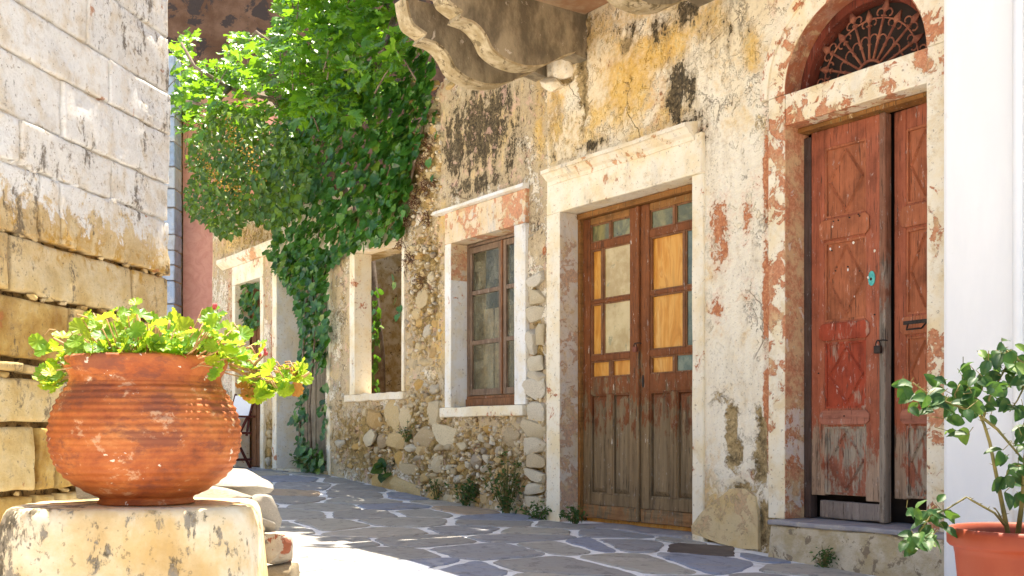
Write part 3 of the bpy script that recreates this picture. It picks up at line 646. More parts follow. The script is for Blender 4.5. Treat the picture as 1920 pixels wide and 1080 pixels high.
def arch_leaf(x0, x1, leaf, origin, hinge_right):
    # builds a leaf in its own coordinates: x along the leaf, y into the house, z up
    W_ = x1-x0; st = W_*.20
    zb = adb+.015; zt = adt-.03
    Z = [(zz[1], zz[2]), (zz[3], zz[4]), (zz[5], zz[6]), (zz[7], zz[8])]
    fr = G(); fr.box((x0, 0, zz[1]-.01), (x0+st, .045, zt)); fr.box((x1-st, 0, zz[1]-.03), (x1, .045, zt)); fr.box((x0+st+.0005, .002, zz[8]), (x1-st-.0005, .043, zt))
    for a in range(3): fr.box((x0+st+.0005, .002, Z[a][1]), (x1-st-.0005, .043, Z[a+1][0]))
    me = fr.mesh('door', M['arch']); bevel(me, .004, 1)
    leaf_o = link('door', me, leaf, origin)
    for a, (p0, p1) in enumerate(Z):
        g = G(); g.box((x0+st-.004, .018, p0-.004), (x1-st+.004, .034, p1+.004))
        ca = (x0+x1)/2; ha = (W_-2*st)/2*.80; hz = (p1-p0)/2*.86
        m = M['redpanel'] if (a == 1 and not hinge_right) else (M['doorpanelgrey'] if a == 0 else M['archpanel'])
        o = link('panel', g.mesh('panel', m), leaf_o)
        g = G(); diamond(g, ca, (p0+p1)/2, ha, hz, .0178, .017, .013)
        for (q0, q1, q2, q3) in ((x0+st, x0+st+.012, p0, p1), (x1-st-.012, x1-st, p0, p1), (x0+st+.0125, x1-st-.0125, p0, p0+.012), (x0+st+.0125, x1-st-.0125, p1-.012, p1)):
            g.box((q0, .006, q2), (q1, .0178, q3))
        link('moulding', bevel(g.mesh('moulding', m), .003, 1) if False else g.mesh('moulding', m), leaf_o)
    for a in range(3):                                     # proud rail blocks with chamfered ends
        p0, p1 = Z[a][1]+.012, Z[a+1][0]-.012
        g = G(); cx0, cx1 = x0+st-.03, x1-st+.03; e = min(.022, (p1-p0)/3)
        poly = [(cx0+e, p0), (cx1-e, p0), (cx1, p0+e), (cx1, p1-e), (cx1-e, p1), (cx0+e, p1), (cx0, p1-e), (cx0, p0+e)]
        g.prism(poly, 1, -.012, .001); link('rail_block', bevel(g.mesh('rail_block', M['redpanel'] if (a == 1 and not hinge_right) else (M['greywoodrail'] if a == 0 else M['archpanel'])), .003, 1), leaf_o)
    return leaf_o
M['doorpanelgrey'] = mat_wood('greyed panel', (.33, .12, .07), (.40, .33, .25), .55)
M['greywoodrail'] = mat_wood('greyed rail', (.36, .14, .09), (.46, .39, .30), .25, horiz=True)
ml, mr = Lx(1521), Lx(1650)
org = (-TH.d[0], -LW, -TH.d[2])
left_leaf = arch_leaf(ml, mr, t, org, False); left_leaf['label'] = 'left leaf of the arched red door, with diamond panels and a greyed foot'
g = G(); g.box((mr+.001, -.012, adb+.004), (mr+.040, .05, adt-.03)); g.shift((0, 0, 0)); link('astragal', bevel(g.mesh('astragal', M['postwood']), .008, 2), left_leaf)
g = G(); g.box((ml+.06, .0, adb+.008), (mr-.002, .045, zz[1]-.04)); link('kick_board', roughen(bevel(g.mesh('kick_board', M['greywood']), .006, 1), .006, 9, 2, .06), left_leaf)
g = G(); g.box((adl+.004, -LW-.005, adb+.002), (ml-.002, -LW+.06, adt-.052)); TH.part('door_frame', g, M['darkwood'], bev=.004)
# right leaf, ajar: hinged behind the right jamb
hx, hw = adr+.045, LW-.01
leafE = bpy.data.objects.new('door', None)
rw = hx-(mr+.052)
right = arch_leaf(-rw, 0.0, t, (hx-TH.d[0], -hw, -TH.d[2]), True); right.rotation_euler = (0, 0, -R(6)); right['label'] = 'right leaf of the arched red door, standing ajar'
g = G(); hp0 = zz[5]+.0; g.box((-rw*.80, -.020, zz[4]+.02+.045), (-rw*.30, -.0125, zz[4]+.02+.065))
g.tube([(-rw*.72, -.018, zz[4]+.07), (-rw*.70, -.04, zz[4]+.035), (-rw*.45, -.04, zz[4]+.035), (-rw*.40, -.018, zz[4]+.07)], .005); link('handle', g.mesh('handle', M['blackiron']), right)
# verdigris key plate, nails
g = G(); kz = Lz(1635, 522); ku = Lx(1635)
g.prism([(ku+.022*math.cos(a)*1.0, kz+.042*math.sin(a)) for a in np.linspace(0, 2*math.pi, 14, endpoint=False)], 1, -.006, .001); link('key_plate', g.mesh('key_plate', M['verdigris']), left_leaf)
g = G(); g.prism([(ku-.002+.007*math.cos(a), kz-.004+.009*math.sin(a)) for a in np.linspace(0, 2*math.pi, 10, endpoint=False)], 1, -.008, -.005); link('keyhole', g.mesh('keyhole', M['blackiron']), left_leaf)
g = G()
for (x, y) in [(1563, 415), (1572, 413), (1593, 408), (1610, 402), (1612, 405), (1590, 500), (1567, 508), (1612, 508), (1560, 470), (1640, 590), (1535, 700), (1583, 780)]:
    u_, z_ = px(x, y, LW+.013); g.tube([(u_, -.0125, z_), (u_, -.018, z_)], .0042, 8)
link('nail', g.mesh('nail', M['blackiron']), left_leaf)
g = G()
for (x, y) in [(1557, 467), (1574, 463), (1590, 506), (1628, 520), (1602, 556), (1561, 425), (1640, 470), (1600, 455)]:
    u_, z_ = px(x, y, LW+.013); a = rs.uniform(.004, .009)
    g.prism([(u_+a*math.cos(q)*rs.uniform(.5, 1.1), z_+a*1.3*math.sin(q)*rs.uniform(.6, 1.1)) for q in np.linspace(0, 2*math.pi, 6, endpoint=False)], 1, -.0142, -.0118)
link('paper_scrap', g.mesh('paper_scrap', M['jamb']), left_leaf)
# --- fanlight with sunburst grille
g = G(); ring(g, ac, SPZ, AR-.052, AR-.0025, -.20, -.115); TH.part('fanlight_frame', g, M['fanframe'])
g = G(); g.box((adl+.001, .215, SPZ-.02), (adr-.001, .225, SPZ+AR)); TH.part('fanlight_dark_sheet', g, M['body'])  # dark sheet, the shade behind the fanlight put into its colour
gy = .145
g = G(); nb = 11; hub = (ac+.0, SPZ+.012)
def pol(r, a): return (hub[0]+r*math.cos(a), gy, hub[1]+r*math.sin(a))
RB = AR-.075
for k in range(nb):
    a = R(4)+(math.pi-R(8))*k/(nb-1)
    long = k % 2 == 0
    rr = RB if long else RB*.86
    g.tube([pol(.085, a), pol(rr*.5, a), pol(rr*.52, a), pol(rr*.55, a), pol(rr*.9, a)], [.0075, .0075, .013, .0075, .0075], 6)
    b_ = .016; tip = rr+.012
    P = [pol(rr*.9-.012, a), pol(rr*.9+.014, a+b_/rr*1.4), pol(tip+.02, a), pol(rr*.9+.014, a-b_/rr*1.4)]
    g.add([(p[0], gy-.008, p[2]) for p in P]+[(p[0], gy+.006, p[2]) for p in P], [(3, 2, 1, 0), (4, 5, 6, 7), (0, 1, 5, 4), (1, 2, 6, 5), (2, 3, 7, 6), (3, 0, 4, 7)])
    g.tube([pol(rr*.82, a), pol(rr*.83, a+.001)], .017, 8)
    for s_ in (-1, 1):                                     # C scrolls
        c = a+s_*.13; pts = [pol(rr*.80, a+s_*.02)]
        for q in np.linspace(0, 4.6, 10):
            rad = .034*(1-q/7.5); pts.append((pol(rr*.86, a+s_*.095)[0]+rad*math.cos(a-s_*(1.8-q)), gy, pol(rr*.86, a+s_*.095)[2]+rad*math.sin(a-s_*(1.8-q))))
        g.tube(pts, .0048, 5)
    if k < nb-1:
        m_ = a+(math.pi-R(8))/(nb-1)/2; c = pol(RB*.50, m_)
        g.tube([(c[0]+.026*math.cos(q+m_), gy, c[2]+.032*math.sin(q+m_)) for q in np.linspace(-2.4, 2.4, 12)], .0045, 5)
g.tube([pol(.085, q) for q in np.linspace(0, math.pi, 14)], .009, 6); g.tube([pol(.05, q) for q in np.linspace(0, math.pi, 12)], .006, 6)
g.tube([pol(RB*.80, q) for q in np.linspace(0.02, math.pi-.02, 30)], .005, 5)
g.tube([(adl+.06, gy, SPZ+.012), (adr-.06, gy, SPZ+.012)], .008, 6)
TH.part('iron_grille', g, M['iron'], smooth=True)
# --- glazed door: surround, cornice, reveal
g = G(); uL, uR = U(1035), U(1318)
g.box((U(1030), -.030, ground(-.9)-.1), (d2l, .17, d2t-.001)); TH.part('door_jamb', g, M['trim'], bev=.008, rough=(.005, 3, 1, .15))
g = G(); g.box((d2r, -.014, -.1), (d2r+.10, .17, d2t-.001)); TH.part('door_jamb', g, M['trim'], bev=.008, rough=(.004, 3, 2, .15))
g = G(); g.box((d2l+.0005, -.028, d2b), (d2l+.004, .168, d2t-.003)); TH.part('reveal', g, M['greyreveal'])
g = G(); g.box((U(1030), -.028, d2t), (d2r+.10, .17, px(1040, 335)[1]-.01)); TH.part('lintel', g, M['trim'], bev=.01, rough=(.006, 3, 4, .12))
cz0 = px(1170, 300)[1]-.03
prof = [(0, cz0), (.035, cz0), (.045, cz0+.025), (.07, cz0+.04), (.10, cz0+.07), (.115, cz0+.075), (.115, cz0+.10), (.02, cz0+.125), (0, cz0+.125)]
g = G(); g.prism([(-p[0], p[1]) for p in prof], 0, U(1036), U(1309)); me_o = TH.part('cornice', g, M['cornice'], rough=(.007, 4, 4, .12))
D2 = -.17
def dx(x): return px(x, 600, D2)[0]
def dz(x, y): return px(x, y, D2)[1]
g = G(); g.box((d2l+.005, .13, d2t-.045), (d2r-.001, .20, d2t-.004)); g.box((d2l+.0045, .14, d2b), (d2l+.032, .20, d2t-.046)); g.box((d2r-.03, .14, d2b), (d2r-.001, .20, d2t-.046)); TH.part('door_frame', g, M['doortop'], bev=.004)
g = G(); g.box((d2l-.0, -.10, -.2), (d2r, .24, d2b+.0)); TH.part('door_sill', g, M['threshold'], bev=.012, rough=(.012, 5, 4, .08))
mid = dx(1197)
def glazed_leaf(x0, x1, flip, label):
    W_ = x1-x0; y0, y1 = 0.0, .045; zb = d2b+.03; zt = d2t-.05; sw = W_*.135
    Zp0, Zp1 = dz(1150, 928), dz(1150, 738); zr = dz(1150, 712)      # panel bottom/top, underside of glazing
    rows = [(dz(1165, 705), dz(1165, 673)), (dz(1160, 662), dz(1160, 563)), (dz(1160, 556), dz(1160, 458)), (dz(1165, 443), dz(1165, 408))]
    a0, a1 = x0+sw, x1-sw; iw = a1-a0
    fr = G(); fr.box((x0, y0, zb+.10), (a0, y1, zt)); fr.box((a1, y0, zb+.10), (x1, y1, zt))
    def rail(z0, z1, m=None):
        fr.box((a0+.0005, y0+.002, z0), (a1-.0005, y1-.002, z1))
    rail(zb+.10, Zp0); rail(Zp1, rows[0][0])
    for i in range(3): rail(rows[i][1], rows[i+1][0])
    mc = (a0+a1)/2; fr.box((mc-.03, y0+.001, Zp0+.0005), (mc+.03, y1-.003, Zp1-.0005))
    leaf = link('door', bevel(fr.mesh('door', M['door']), .004, 1), t, (-TH.d[0], -D2, -TH.d[2])); leaf['label'] = label
    g = G(); g.box((a0+.0005, .002, rows[3][1]), (a1-.0005, .043, zt)); link('top_rail', bevel(g.mesh('top_rail', M['doortop']), .004, 1), leaf)
    g = G(); g.box((x0+.004, -.006, zb), (x1-.002, .043, zb+.098)); link('kick_board', roughen(bevel(g.mesh('kick_board', M['doorwood']), .006, 1), .006, 8, 3+flip, .07), leaf)
    for (p0, p1) in ((a0, mc-.03), (mc+.03, a1)):           # raised and fielded lower panels
        g = G(); i1, i2 = .022, .045
        def rect(i, y): return [(p0+i, y, Zp0+i), (p1-i, y, Zp0+i), (p1-i, y, Zp1-i), (p0+i, y, Zp1-i)]
        V = rect(-.004, .030)+rect(i1*.5, .030)+rect(i1, .022)+rect(i2, .010)
        g.add(V, [(4*k+i, 4*k+(i+1) % 4, 4*k+4+(i+1) % 4, 4*k+4+i) for k in range(3) for i in range(4)]+[(12, 13, 14, 15)])
        for (q0, q1, q2, q3) in ((p0, p0+.011, Zp0, Zp1), (p1-.011, p1, Zp0, Zp1), (p0+.0115, p1-.0115, Zp0, Zp0+.011), (p0+.0115, p1-.0115, Zp1-.011, Zp1)):
            g.box((q0, .008, q2), (q1, .031, q3))
        link('panel', g.mesh('panel', M['doorpanel']), leaf)
    split = a0+iw*.30 if not flip else a1-iw*.30
    panes = []
    for i, (z0, z1) in enumerate(rows):
        s_ = split if i in (1, 2) else (a0+a1)/2
        g = G(); g.box((s_-.011, .004, z0+.0005), (s_+.011, .040, z1-.0005)); link('glazing_bar', bevel(g.mesh('glazing_bar', M['windowbrown']), .003, 1), leaf)
        for k, (c0, c1) in enumerate(((a0, s_-.011), (s_+.011, a1))):
            wide = (c1-c0) > iw*.55
            g = G()
            for (q0, q1, q2, q3) in ((c0, c0+.010, z0, z1), (c1-.010, c1, z0, z1), (c0+.0105, c1-.0105, z0, z0+.010), (c0+.0105, c1-.0105, z1-.010, z1)): g.box((q0, .012, q2), (q1, .036, q3))
            link('bead', g.mesh('bead', M['windowbrown']), leaf)
            if i == 3: m = M['glassolive']
            elif i in (1, 2): m = (M['ply'] if wide else M['glassgreen']) if flip else (M['dust'] if wide else M['ply'])
            else: m = (M['glassgreen'] if k == 1 else M['ply']) if flip else M['ply']
            if m in (M['ply'],): g = G(); g.box((c0-.003, .032, z0-.003), (c1+.003, .039, z1+.003)); nm = 'plywood_board'
            else: g = G(); g.box((c0+.004, .020, z0+.004), (c1-.004, .024, z1-.004)); nm = 'pane'
            link(nm, g.mesh(nm, m), leaf)
    return leaf
lf1 = glazed_leaf(d2l+.034, mid-.012, False, 'left leaf of the glazed double door, with dusty panes and a padlock')
lf2 = glazed_leaf(mid+.024, d2r-.030, True, 'right leaf of the glazed double door, boarded with orange plywood')
g = G(); g.box((mid-.010, -.020, d2b+.035), (mid+.022, .045, d2t-.05)); link('astragal', bevel(g.mesh('astragal', M['door']), .008, 2), lf1)
g = G(); g.box((d2l+.03, .21, d2b), (d2r-.03, .225, d2t-.05)); TH.part('backing_board', g, M['ply'])
g = G(); kz = dz(1205, 715); g.prism([(mid+.05+.010*math.cos(a), kz+.045*math.sin(a)) for a in np.linspace(0, 2*math.pi, 12, endpoint=False)], 1, -.005, .001); link('key_plate', g.mesh('key_plate', M['blackiron']), lf2)
# --- balcony on scroll corbels
ub = U(1098)
wB = [(837, 0), (847, 11), (865, 24), (860, 34), (883, 42), (899, 55), (911, 73), (920, 92), (938, 108), (959, 119), (986, 126), (1016, 124), (1035, 117), (1053, 107), (1076, 100)]
prof = [pxU(x, y, ub) for x, y in wB]
SLZ = 3.72
prof = [(prof[0][0]+.045, SLZ), (prof[0][0]+.03, (SLZ+prof[0][1])/2)]+prof
def smooth_poly(p, keep):
    out = []
    for i in range(len(p)-1):
        a, c = p[i], p[i+1]; out.append(a)
        if i not in keep and i+1 not in keep:
            p0 = p[max(i-1, 0)]; p3 = p[min(i+2, len(p)-1)]
            for tt in (.33, .67):
                h = lambda k: .5*((2*a[k])+(-p0[k]+c[k])*tt+(2*p0[k]-5*a[k]+4*c[k]-p3[k])*tt*tt+(-p0[k]+3*a[k]-3*c[k]+p3[k])*tt**3)
                out.append((h(0), h(1)))
    out.append(p[-1]); return out
prof = smooth_poly(prof, (4, 5))
g = G(); g.box((UA+.02, -prof[0][0]-.03, SLZ), (UB, .0, SLZ+.13)); g.box((UA+.0, -prof[0][0]-.06, SLZ+.131), (UB, .0, SLZ+.19)); balc = TH.part('balcony', g, M['slabsoffit'], bev=.012)
def corbel(uf):
    T = .145; n = len(prof)
    g = G(); face = [(-w, z) for w, z in prof]+[(0.02, prof[-1][1]-.02), (0.02, SLZ)]
    g.prism(face, 0, uf-T, uf); g.f = g.f[:2]+g.f[2+n-1:]
    o = TH.part('corbel', g, M['corbel'], parent=balc)
    g = G(); V = [(uf-T-.004, -w, z) for w, z in prof]+[(uf+.003, -w, z) for w, z in prof]
    cx_ = sum(-w for w, z in prof)/n
    V2 = []
    for (u_, y_, z_) in V: V2.append((u_, y_+.016, z_+.016))
    m = len(V); g.add(V+V2, [(i, i+1, n+i+1, n+i) for i in range(n-1)]+[(m+i, m+n+i, m+n+i+1, m+i+1) for i in range(n-1)]+[(n+i, n+i+1, m+n+i+1, m+n+i) for i in range(n-1)]+[(i, m+i, m+i+1, i+1) for i in range(n-1)])
    TH.part('corbel_lit_edge', g, M['corbellit'], parent=balc)  # strip in the paler colour that paints the lit edge
for uf in (ub, ub-.478, ub+1.30, ub+1.78): corbel(uf)
for i, (x, y, a, c_, d) in enumerate([(1062, 130, .10, .07, .09), (1040, 160, .15, .05, .06)]):
    u_, z_ = px(x, y); me = with_mat(lump(200+i, .7), M['cornice']); link('broken_bracket', me, t, (u_-TH.d[0], -.02, z_-TH.d[2]), (0, .3, .1), (a, c_, d))

# ================================================================== RUINED HOUSE
RA, RB_ = U(612), UA-.001
t = thing('ruined_house', 'ruined stone house front with bare rubble base, wooden window and an empty ivy-hung window', 'house', FW((RA+RB_)/2, 0, .1), ROT)
RH = House(t, (RA+RB_)/2, .1)
w1l, w1r, w1t, w1b = U(850), U(969), 2.315, .885
w2l, w2r, w2t, w2b = U(668), U(756), 2.49, 1.055
dl, dr, dt_ = U(522), U(614), 2.62
holes = [(w1l-.0, w1r+.0, w1b-.0, w1t), (w2l, w2r, w2b, w2t)]
bl = [(905, 240, 80, 110, BLK, .74), (855, 260, 36, 110, BLK, .70), (960, 280, 36, 90, BLK, .58), (890, 345, 70, 26, BLK, .68), (990, 200, 20, 60, BLK, .35), (1005, 420, 14, 60, BLK, .45),
      (800, 300, 30, 160, BARE, .85), (795, 540, 34, 160, BARE, .85), (760, 300, 60, 160, BARE, .7), (690, 830, 90, 80, BARE, .80), (800, 830, 60, 120, BARE, .9), (900, 880, 110, 80, BARE, .85), (960, 840, 70, 40, BARE, .55), (1005, 740, 14, 230, BARE, .9), (1000, 900, 30, 60, BARE, .85), (640, 600, 8, 200, BARE, .42), (640, 780, 22, 80, BARE, .5),
      (860, 290, 30, 80, RED, .40), (940, 390, 50, 22, RED, .55), (810, 480, 14, 60, RED, .45), (770, 560, 18, 60, RED, .42), (680, 470, 14, 80, RED, .35), (1020, 470, 6, 14, RED, .8), (835, 170, 30, 30, RED, .4),
      (820, 620, 30, 100, OCH, .6), (905, 230, 80, 100, OCH, .5), (1010, 240, 15, 90, OCH, .6), (660, 620, 30, 140, OCH, .35), (900, 820, 90, 40, OCH, .5), (830, 420, 22, 60, OCH, .5)]
def rtop(u): return float(np.interp(u, [-5, -4.2, -3.4, -2.7, -2.2, -1.6, -1.0], [2.85, 2.95, 3.2, 3.65, 4.0, 4.15, 4.2]))+.12*float(fbm(u*5, 0.3, 44, 3)-.5)
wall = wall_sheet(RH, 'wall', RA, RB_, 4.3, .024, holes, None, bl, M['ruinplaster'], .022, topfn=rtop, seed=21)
us_ = np.linspace(RA, RB_, 40); g = G()                     # masonry behind the front skin (its hacked top shows)
for i in range(39):
    uc = (us_[i]+us_[i+1])/2
    tz = rtop(uc)-.02
    segs = [(-.3, tz)]
    for q in holes:
        if q[0]-(.55 if q[0] < -3 else .06) < uc < q[1]+.06: segs = [(-.3, q[2]-.01), (q[3]+.01, tz)]
    for a, c_ in segs: g.box((us_[i], .045, a), (us_[i+1], .40, c_))
RH.part('masonry_core', g, M['mortarwall'])
g = G(); g.box((RA-1.6, 1.9, 0), (RB_, 2.2, 3.1)); RH.part('inner_wall', g, M['inner'], rough=(.03, 2, 4, .3))
g = G(); g.box((RA-1.6, .4, .2), (RB_, 1.9, .3)); RH.part('floor', g, M['inner'])
# window surrounds
def frame(H, l, r, b_, tt, wl, wr, ht, pw, D, mj, ml_, mrev, seed, trev=None):
    g = G(); g.box((l-wl, -pw, b_+.001), (l, D, tt-.001)); H.part('window_jamb', g, mj, bev=.006, rough=(.004, 4, seed, .12))
    g = G(); g.box((r, -pw, b_+.001), (r+wr, D, tt-.001)); H.part('window_jamb', g, mj, bev=.006, rough=(.004, 4, seed+1, .12))
    if mrev: g = G(); g.box((l+.0003, -pw+.003, b_+.01), (l+.003, D-.002, tt-.003)); H.part('reveal', g, mrev)
    g = G(); g.box((l-wl, -pw-.002, tt), (r+wr, D, tt+ht)); H.part('window_lintel', g, ml_, bev=.008, rough=(.005, 4, seed+2, .12))
frame(RH, w1l, w1r, w1b, w1t, .10, .155, .27, .028, .145, M['jamb'], M['winlintel'], None, 30)
g = G(); g.box((w1l+.0005, -.024, w1t-.32), (w1l+.004, .14, w1t-.003)); RH.part('reveal', g, M['winlintel'])
g = G(); g.prism([(-.065, 2.595), (.0, 2.585), (.0, 2.63), (-.06, 2.622)], 0, U(821), U(992)); RH.part('cornice', g, M['jamb'], rough=(.005, 5, 3, .1))
g = G(); g.box((U(833), -.055, w1b-.085), (U(990), .15, w1b)); RH.part('window_sill', g, M['trim'], bev=.01, rough=(.008, 6, 8, .08))
frame(RH, w2l, w2r, w2b, w2t, .11, .05, .10, .022, .175, M['trim'], M['cornice'], None, 50)
g = G(); g.box((U(652), -.045, w2b-.07), (U(764), .38, w2b)); RH.part('window_sill', g, M['cornice'], bev=.01, rough=(.010, 6, 9, .07))
# wooden window
D1 = -.137
g = G(); fl_, fr_ = w1l+.006, w1r-.004
g.box((fl_, 0, w1b+.10), (fl_+.03, .06, w1t-.03)); g.box((fr_-.03, 0, w1b+.10), (fr_, .06, w1t-.03)); g.box((fl_, .001, w1t-.029), (fr_, .06, w1t-.004))
win = RH.part('window', g, M['window'], bev=.003); win.location = Vector(win.location)+Vector((0, -D1, 0))
g = G(); g.box((fl_, -.015, w1b+.002), (fr_, .06, w1b+.075)); g.box((fl_, -.004, w1b+.0755), (fr_, .06, w1b+.0995)); o = RH.part('window_rail', g, M['windowbrown'], parent=win, bev=.005)
cm = px(941, 600, D1)[0]; zr_ = [w1b+.105, px(910, 640, D1)[1], px(910, 545, D1)[1], w1t-.035]
for s_, (a, c_) in enumerate(((fl_+.031, cm-.012), (cm+.012, fr_-.031))):
    st = .042; g = G(); g.box((a, .004, zr_[0]), (a+st, .045, zr_[3])); g.box((c_-st, .004, zr_[0]), (c_, .045, zr_[3]))
    for zb_, hh in ((zr_[0], .055), (zr_[1]-.018, .036), (zr_[2]-.018, .036), (zr_[3]-.05, .05)): g.box((a+st+.0005, .006, zb_), (c_-st-.0005, .043, zb_+hh))
    o = RH.part('sash', g, M['window'], parent=win, bev=.003)
    for z0, z1 in ((zr_[0]+.055, zr_[1]-.018), (zr_[1]+.018, zr_[2]-.018), (zr_[2]+.018, zr_[3]-.05)):
        g = G(); g.box((a+st-.004, .022, z0-.004), (c_-st+.004, .026, z1+.004)); RH.part('pane', g, M['glasswin'], parent=win)
g = G(); g.box((cm-.0115, -.008, zr_[0]), (cm+.0115, .046, zr_[3])); RH.part('mullion', g, M['windowbrown'], parent=win, bev=.004)
g = G()
for k in range(4):
    a = fl_+.10+k*.16; g.box((a, .11+.01*(k % 2), w1b+.02), (a+.15, .13+.01*(k % 2), px(910, 575, D1)[1]))
RH.part('board', g, M['board'], parent=win)
g = G(); g.box((fl_, .20, w1b), (fr_, .21, w1t)); RH.part('window_dark_sheet', g, M['body'], parent=win)  # dark sheet painted as the unlit room behind the window
# ivy-hung plank doorway at the left end
g = G(); g.box((dl, -.02, .2), (dl+.003, .36, dt_)); RH.part('reveal', g, M['jamb'])
g = G(); g.box((dr, -.012, .1), (dr+.075, .30, 2.9)); RH.part('door_jamb', g, M['trim'], bev=.008, rough=(.008, 3, 12, .12))
g = G(); g.box((dl, -.01, dt_), (dr, .3, 3.2)); RH.part('lintel', g, M['cornice'], rough=(.01, 4, 12, .15))
g = G(); g.box((dl-.05, -.06, .1), (dr+.04, .4, .262)); RH.part('door_sill', g, M['steprubble'], bev=.01, rough=(.012, 6, 3, .08))
dr_o = None
for k in range(6):
    a = dl+.02+k*(dr-dl-.03)/6; w_ = (dr-dl-.03)/6-.008
    g = G(); g.box((a, .26+.006*(k % 3), .27), (a+w_, .29+.006*(k % 3), 2.6-.02*(k % 2)))
    if dr_o is None: dr_o = RH.part('door', g, M['plank'], bev=.003); dr_o['label'] = 'old grey plank door half hidden by hanging ivy'
    else: RH.part('plank', g, M['plank'], parent=dr_o, bev=.003)
g = G(); g.box((dl+.01, .31, .27), (dr-.01, .33, 2.6)); RH.part('backing_board', g, M['body'])  # dark sheet, shade behind the plank gaps put into its colour
# rubble stones set in the mortar
var = [with_mat(lump(i, random.Random(i).uniform(.5, .85)), M['rubble']) for i in range(12)]
varq = [with_mat(lump(40+i, .95, 3, .07), M['quoin']) for i in range(6)]
placed = []
def put_stone(u, z, ru, rz, meshes=var, w=-.02, dep=.05):
    me = meshes[rs.randrange(len(meshes))]
    link('stone', me, t, (u-RH.d[0], -w, z-RH.d[2]), (rs.uniform(-.15, .15), rs.uniform(-.25, .25), rs.uniform(-.2, .2)), (ru*1.14, dep, rz*1.14)); placed.append((u, z, max(ru, rz)))
big = [(735, 778, 16, 40), (760, 782, 12, 32), (702, 785, 18, 22), (812, 778, 20, 32), (690, 822, 20, 20), (715, 825, 12, 18), (745, 825, 26, 20), (795, 820, 22, 24), (835, 818, 32, 26), (770, 840, 12, 10), (788, 843, 9, 12), (825, 838, 14, 8), (841, 838, 10, 9), (783, 858, 9, 7), (865, 836, 12, 10), (748, 862, 10, 20), (890, 865, 16, 18), (706, 908, 18, 22), (732, 905, 16, 26), (765, 918, 36, 20), (808, 930, 20, 14), (813, 905, 9, 8), (810, 892, 9, 7), (765, 880, 20, 14), (820, 870, 14, 20), (908, 935, 10, 14), (840, 935, 16, 12), (950, 880, 12, 14), (975, 885, 12, 11), (955, 820, 26, 26), (635, 832, 12, 10), (668, 838, 10, 8), (750, 290, 12, 10), (770, 300, 10, 14), (755, 390, 9, 12), (790, 560, 14, 22), (780, 590, 10, 16), (800, 620, 12, 14), (770, 640, 10, 12), (800, 680, 14, 10), (785, 720, 14, 16), (815, 730, 10, 14), (770, 470, 10, 12), (788, 430, 9, 9), (812, 660, 9, 14), (785, 650, 8, 10), (800, 240, 10, 10), (812, 200, 12, 10), (780, 260, 9, 12), (845, 160, 10, 10), (810, 160, 12, 8)]
for (x, y, rx, ry) in big:
    u, z = px(x, y); ru = abs(px(x+rx, y)[0]-u)*.80; rz = abs(px(x, y+ry)[1]-z)*.80; put_stone(u, z, ru, rz, w=-.022, dep=.048)
for (x0, x1, y) in [(990, 1021, 528), (992, 1021, 560), (990, 1020, 590), (988, 1006, 640), (1008, 1021, 630), (990, 1020, 685), (990, 1021, 705), (988, 1021, 728), (992, 1021, 770), (985, 1021, 806), (984, 1021, 835), (985, 1021, 863), (986, 1021, 890), (990, 1021, 914), (988, 1021, 938), (1000, 1021, 960)]:
    nxt = {528: 12, 560: 13, 590: 14, 640: 24, 630: 20, 685: 14, 705: 8, 728: 22, 770: 20, 806: 15, 835: 15, 863: 13, 890: 11, 914: 10, 938: 10, 960: 9}[y]
    u0, z = px(x0, y); u1, _ = px(x1, y); rz = abs(px(x0, y+nxt)[1]-z); put_stone((u0+u1)/2, z, (u1-u0)/2*1.05, rz*1.04, varq, w=-.01, dep=.05)
tries = 0
while len(placed) < 285 and tries < 20000:
    tries += 1
    x = rs.uniform(628, 1020); y = rs.uniform(742, 985)
    if rs.random() < .22: x, y = rs.uniform(752, 828), rs.uniform(150, 740)
    u, z = px(x, y)
    if z < ground(u)+.01: continue
    if w1l-.12 < u < w1r+.2 and z > w1b-.1: continue
    if w2l-.13 < u < w2r+.06 and z > w2b-.08: continue
    if y > 742 and x < 690 and rs.random() < .75: continue
    r = rs.choice((.020, .024, .030, .036, .046))
    if any(math.hypot((u-a)*.9, z-c_) < (r+q)*.82 for a, c_, q in placed): continue
    put_stone(u, z, r*rs.uniform(.9, 1.6), r*rs.uniform(.65, 1.0), var if x < 900 else (var if rs.random() < .5 else varq), w=-.018, dep=.036)

g = G(); lo_ = [(np.array([v.co[:] for v in m_.vertices]), [tuple(p.vertices) for p in m_.polygons]) for m_ in [lump(300+k, .7, 1, .1) for k in range(6)]]
cnt = 0
while cnt < 1500:                                          # crumbs of stone packed in the mortar
    x = rs.uniform(622, 1020); y = rs.uniform(742, 985)
    if rs.random() < .25: x, y = rs.uniform(755, 828), rs.uniform(160, 740)
    u, z = px(x, y)
    if z < ground(u) or (x < 690 and rs.random() < .6): cnt += 1; continue
    if (w1l-.11 < u < w1r+.16 and z > w1b-.09) or (w2l-.12 < u < w2r+.06 and z > w2b-.08): continue
    if any(math.hypot(u-a, z-c_) < q*.62 for a, c_, q in placed): cnt += 1; continue
    co, fs = lo_[rs.randrange(6)]; r = rs.choice((.008, .011, .014, .019)); a = rs.uniform(0, 6.28); ca, sa = math.cos(a), math.sin(a)
    g.add([(u+(X*ca*1.4-Z*sa)*r, -.004+Y*.022, z+(X*sa*1.4+Z*ca)*r) for X, Y, Z in co], fs); cnt += 1
o = RH.part('stone_chip', g, M['chips']); o['kind'] = 'stuff'
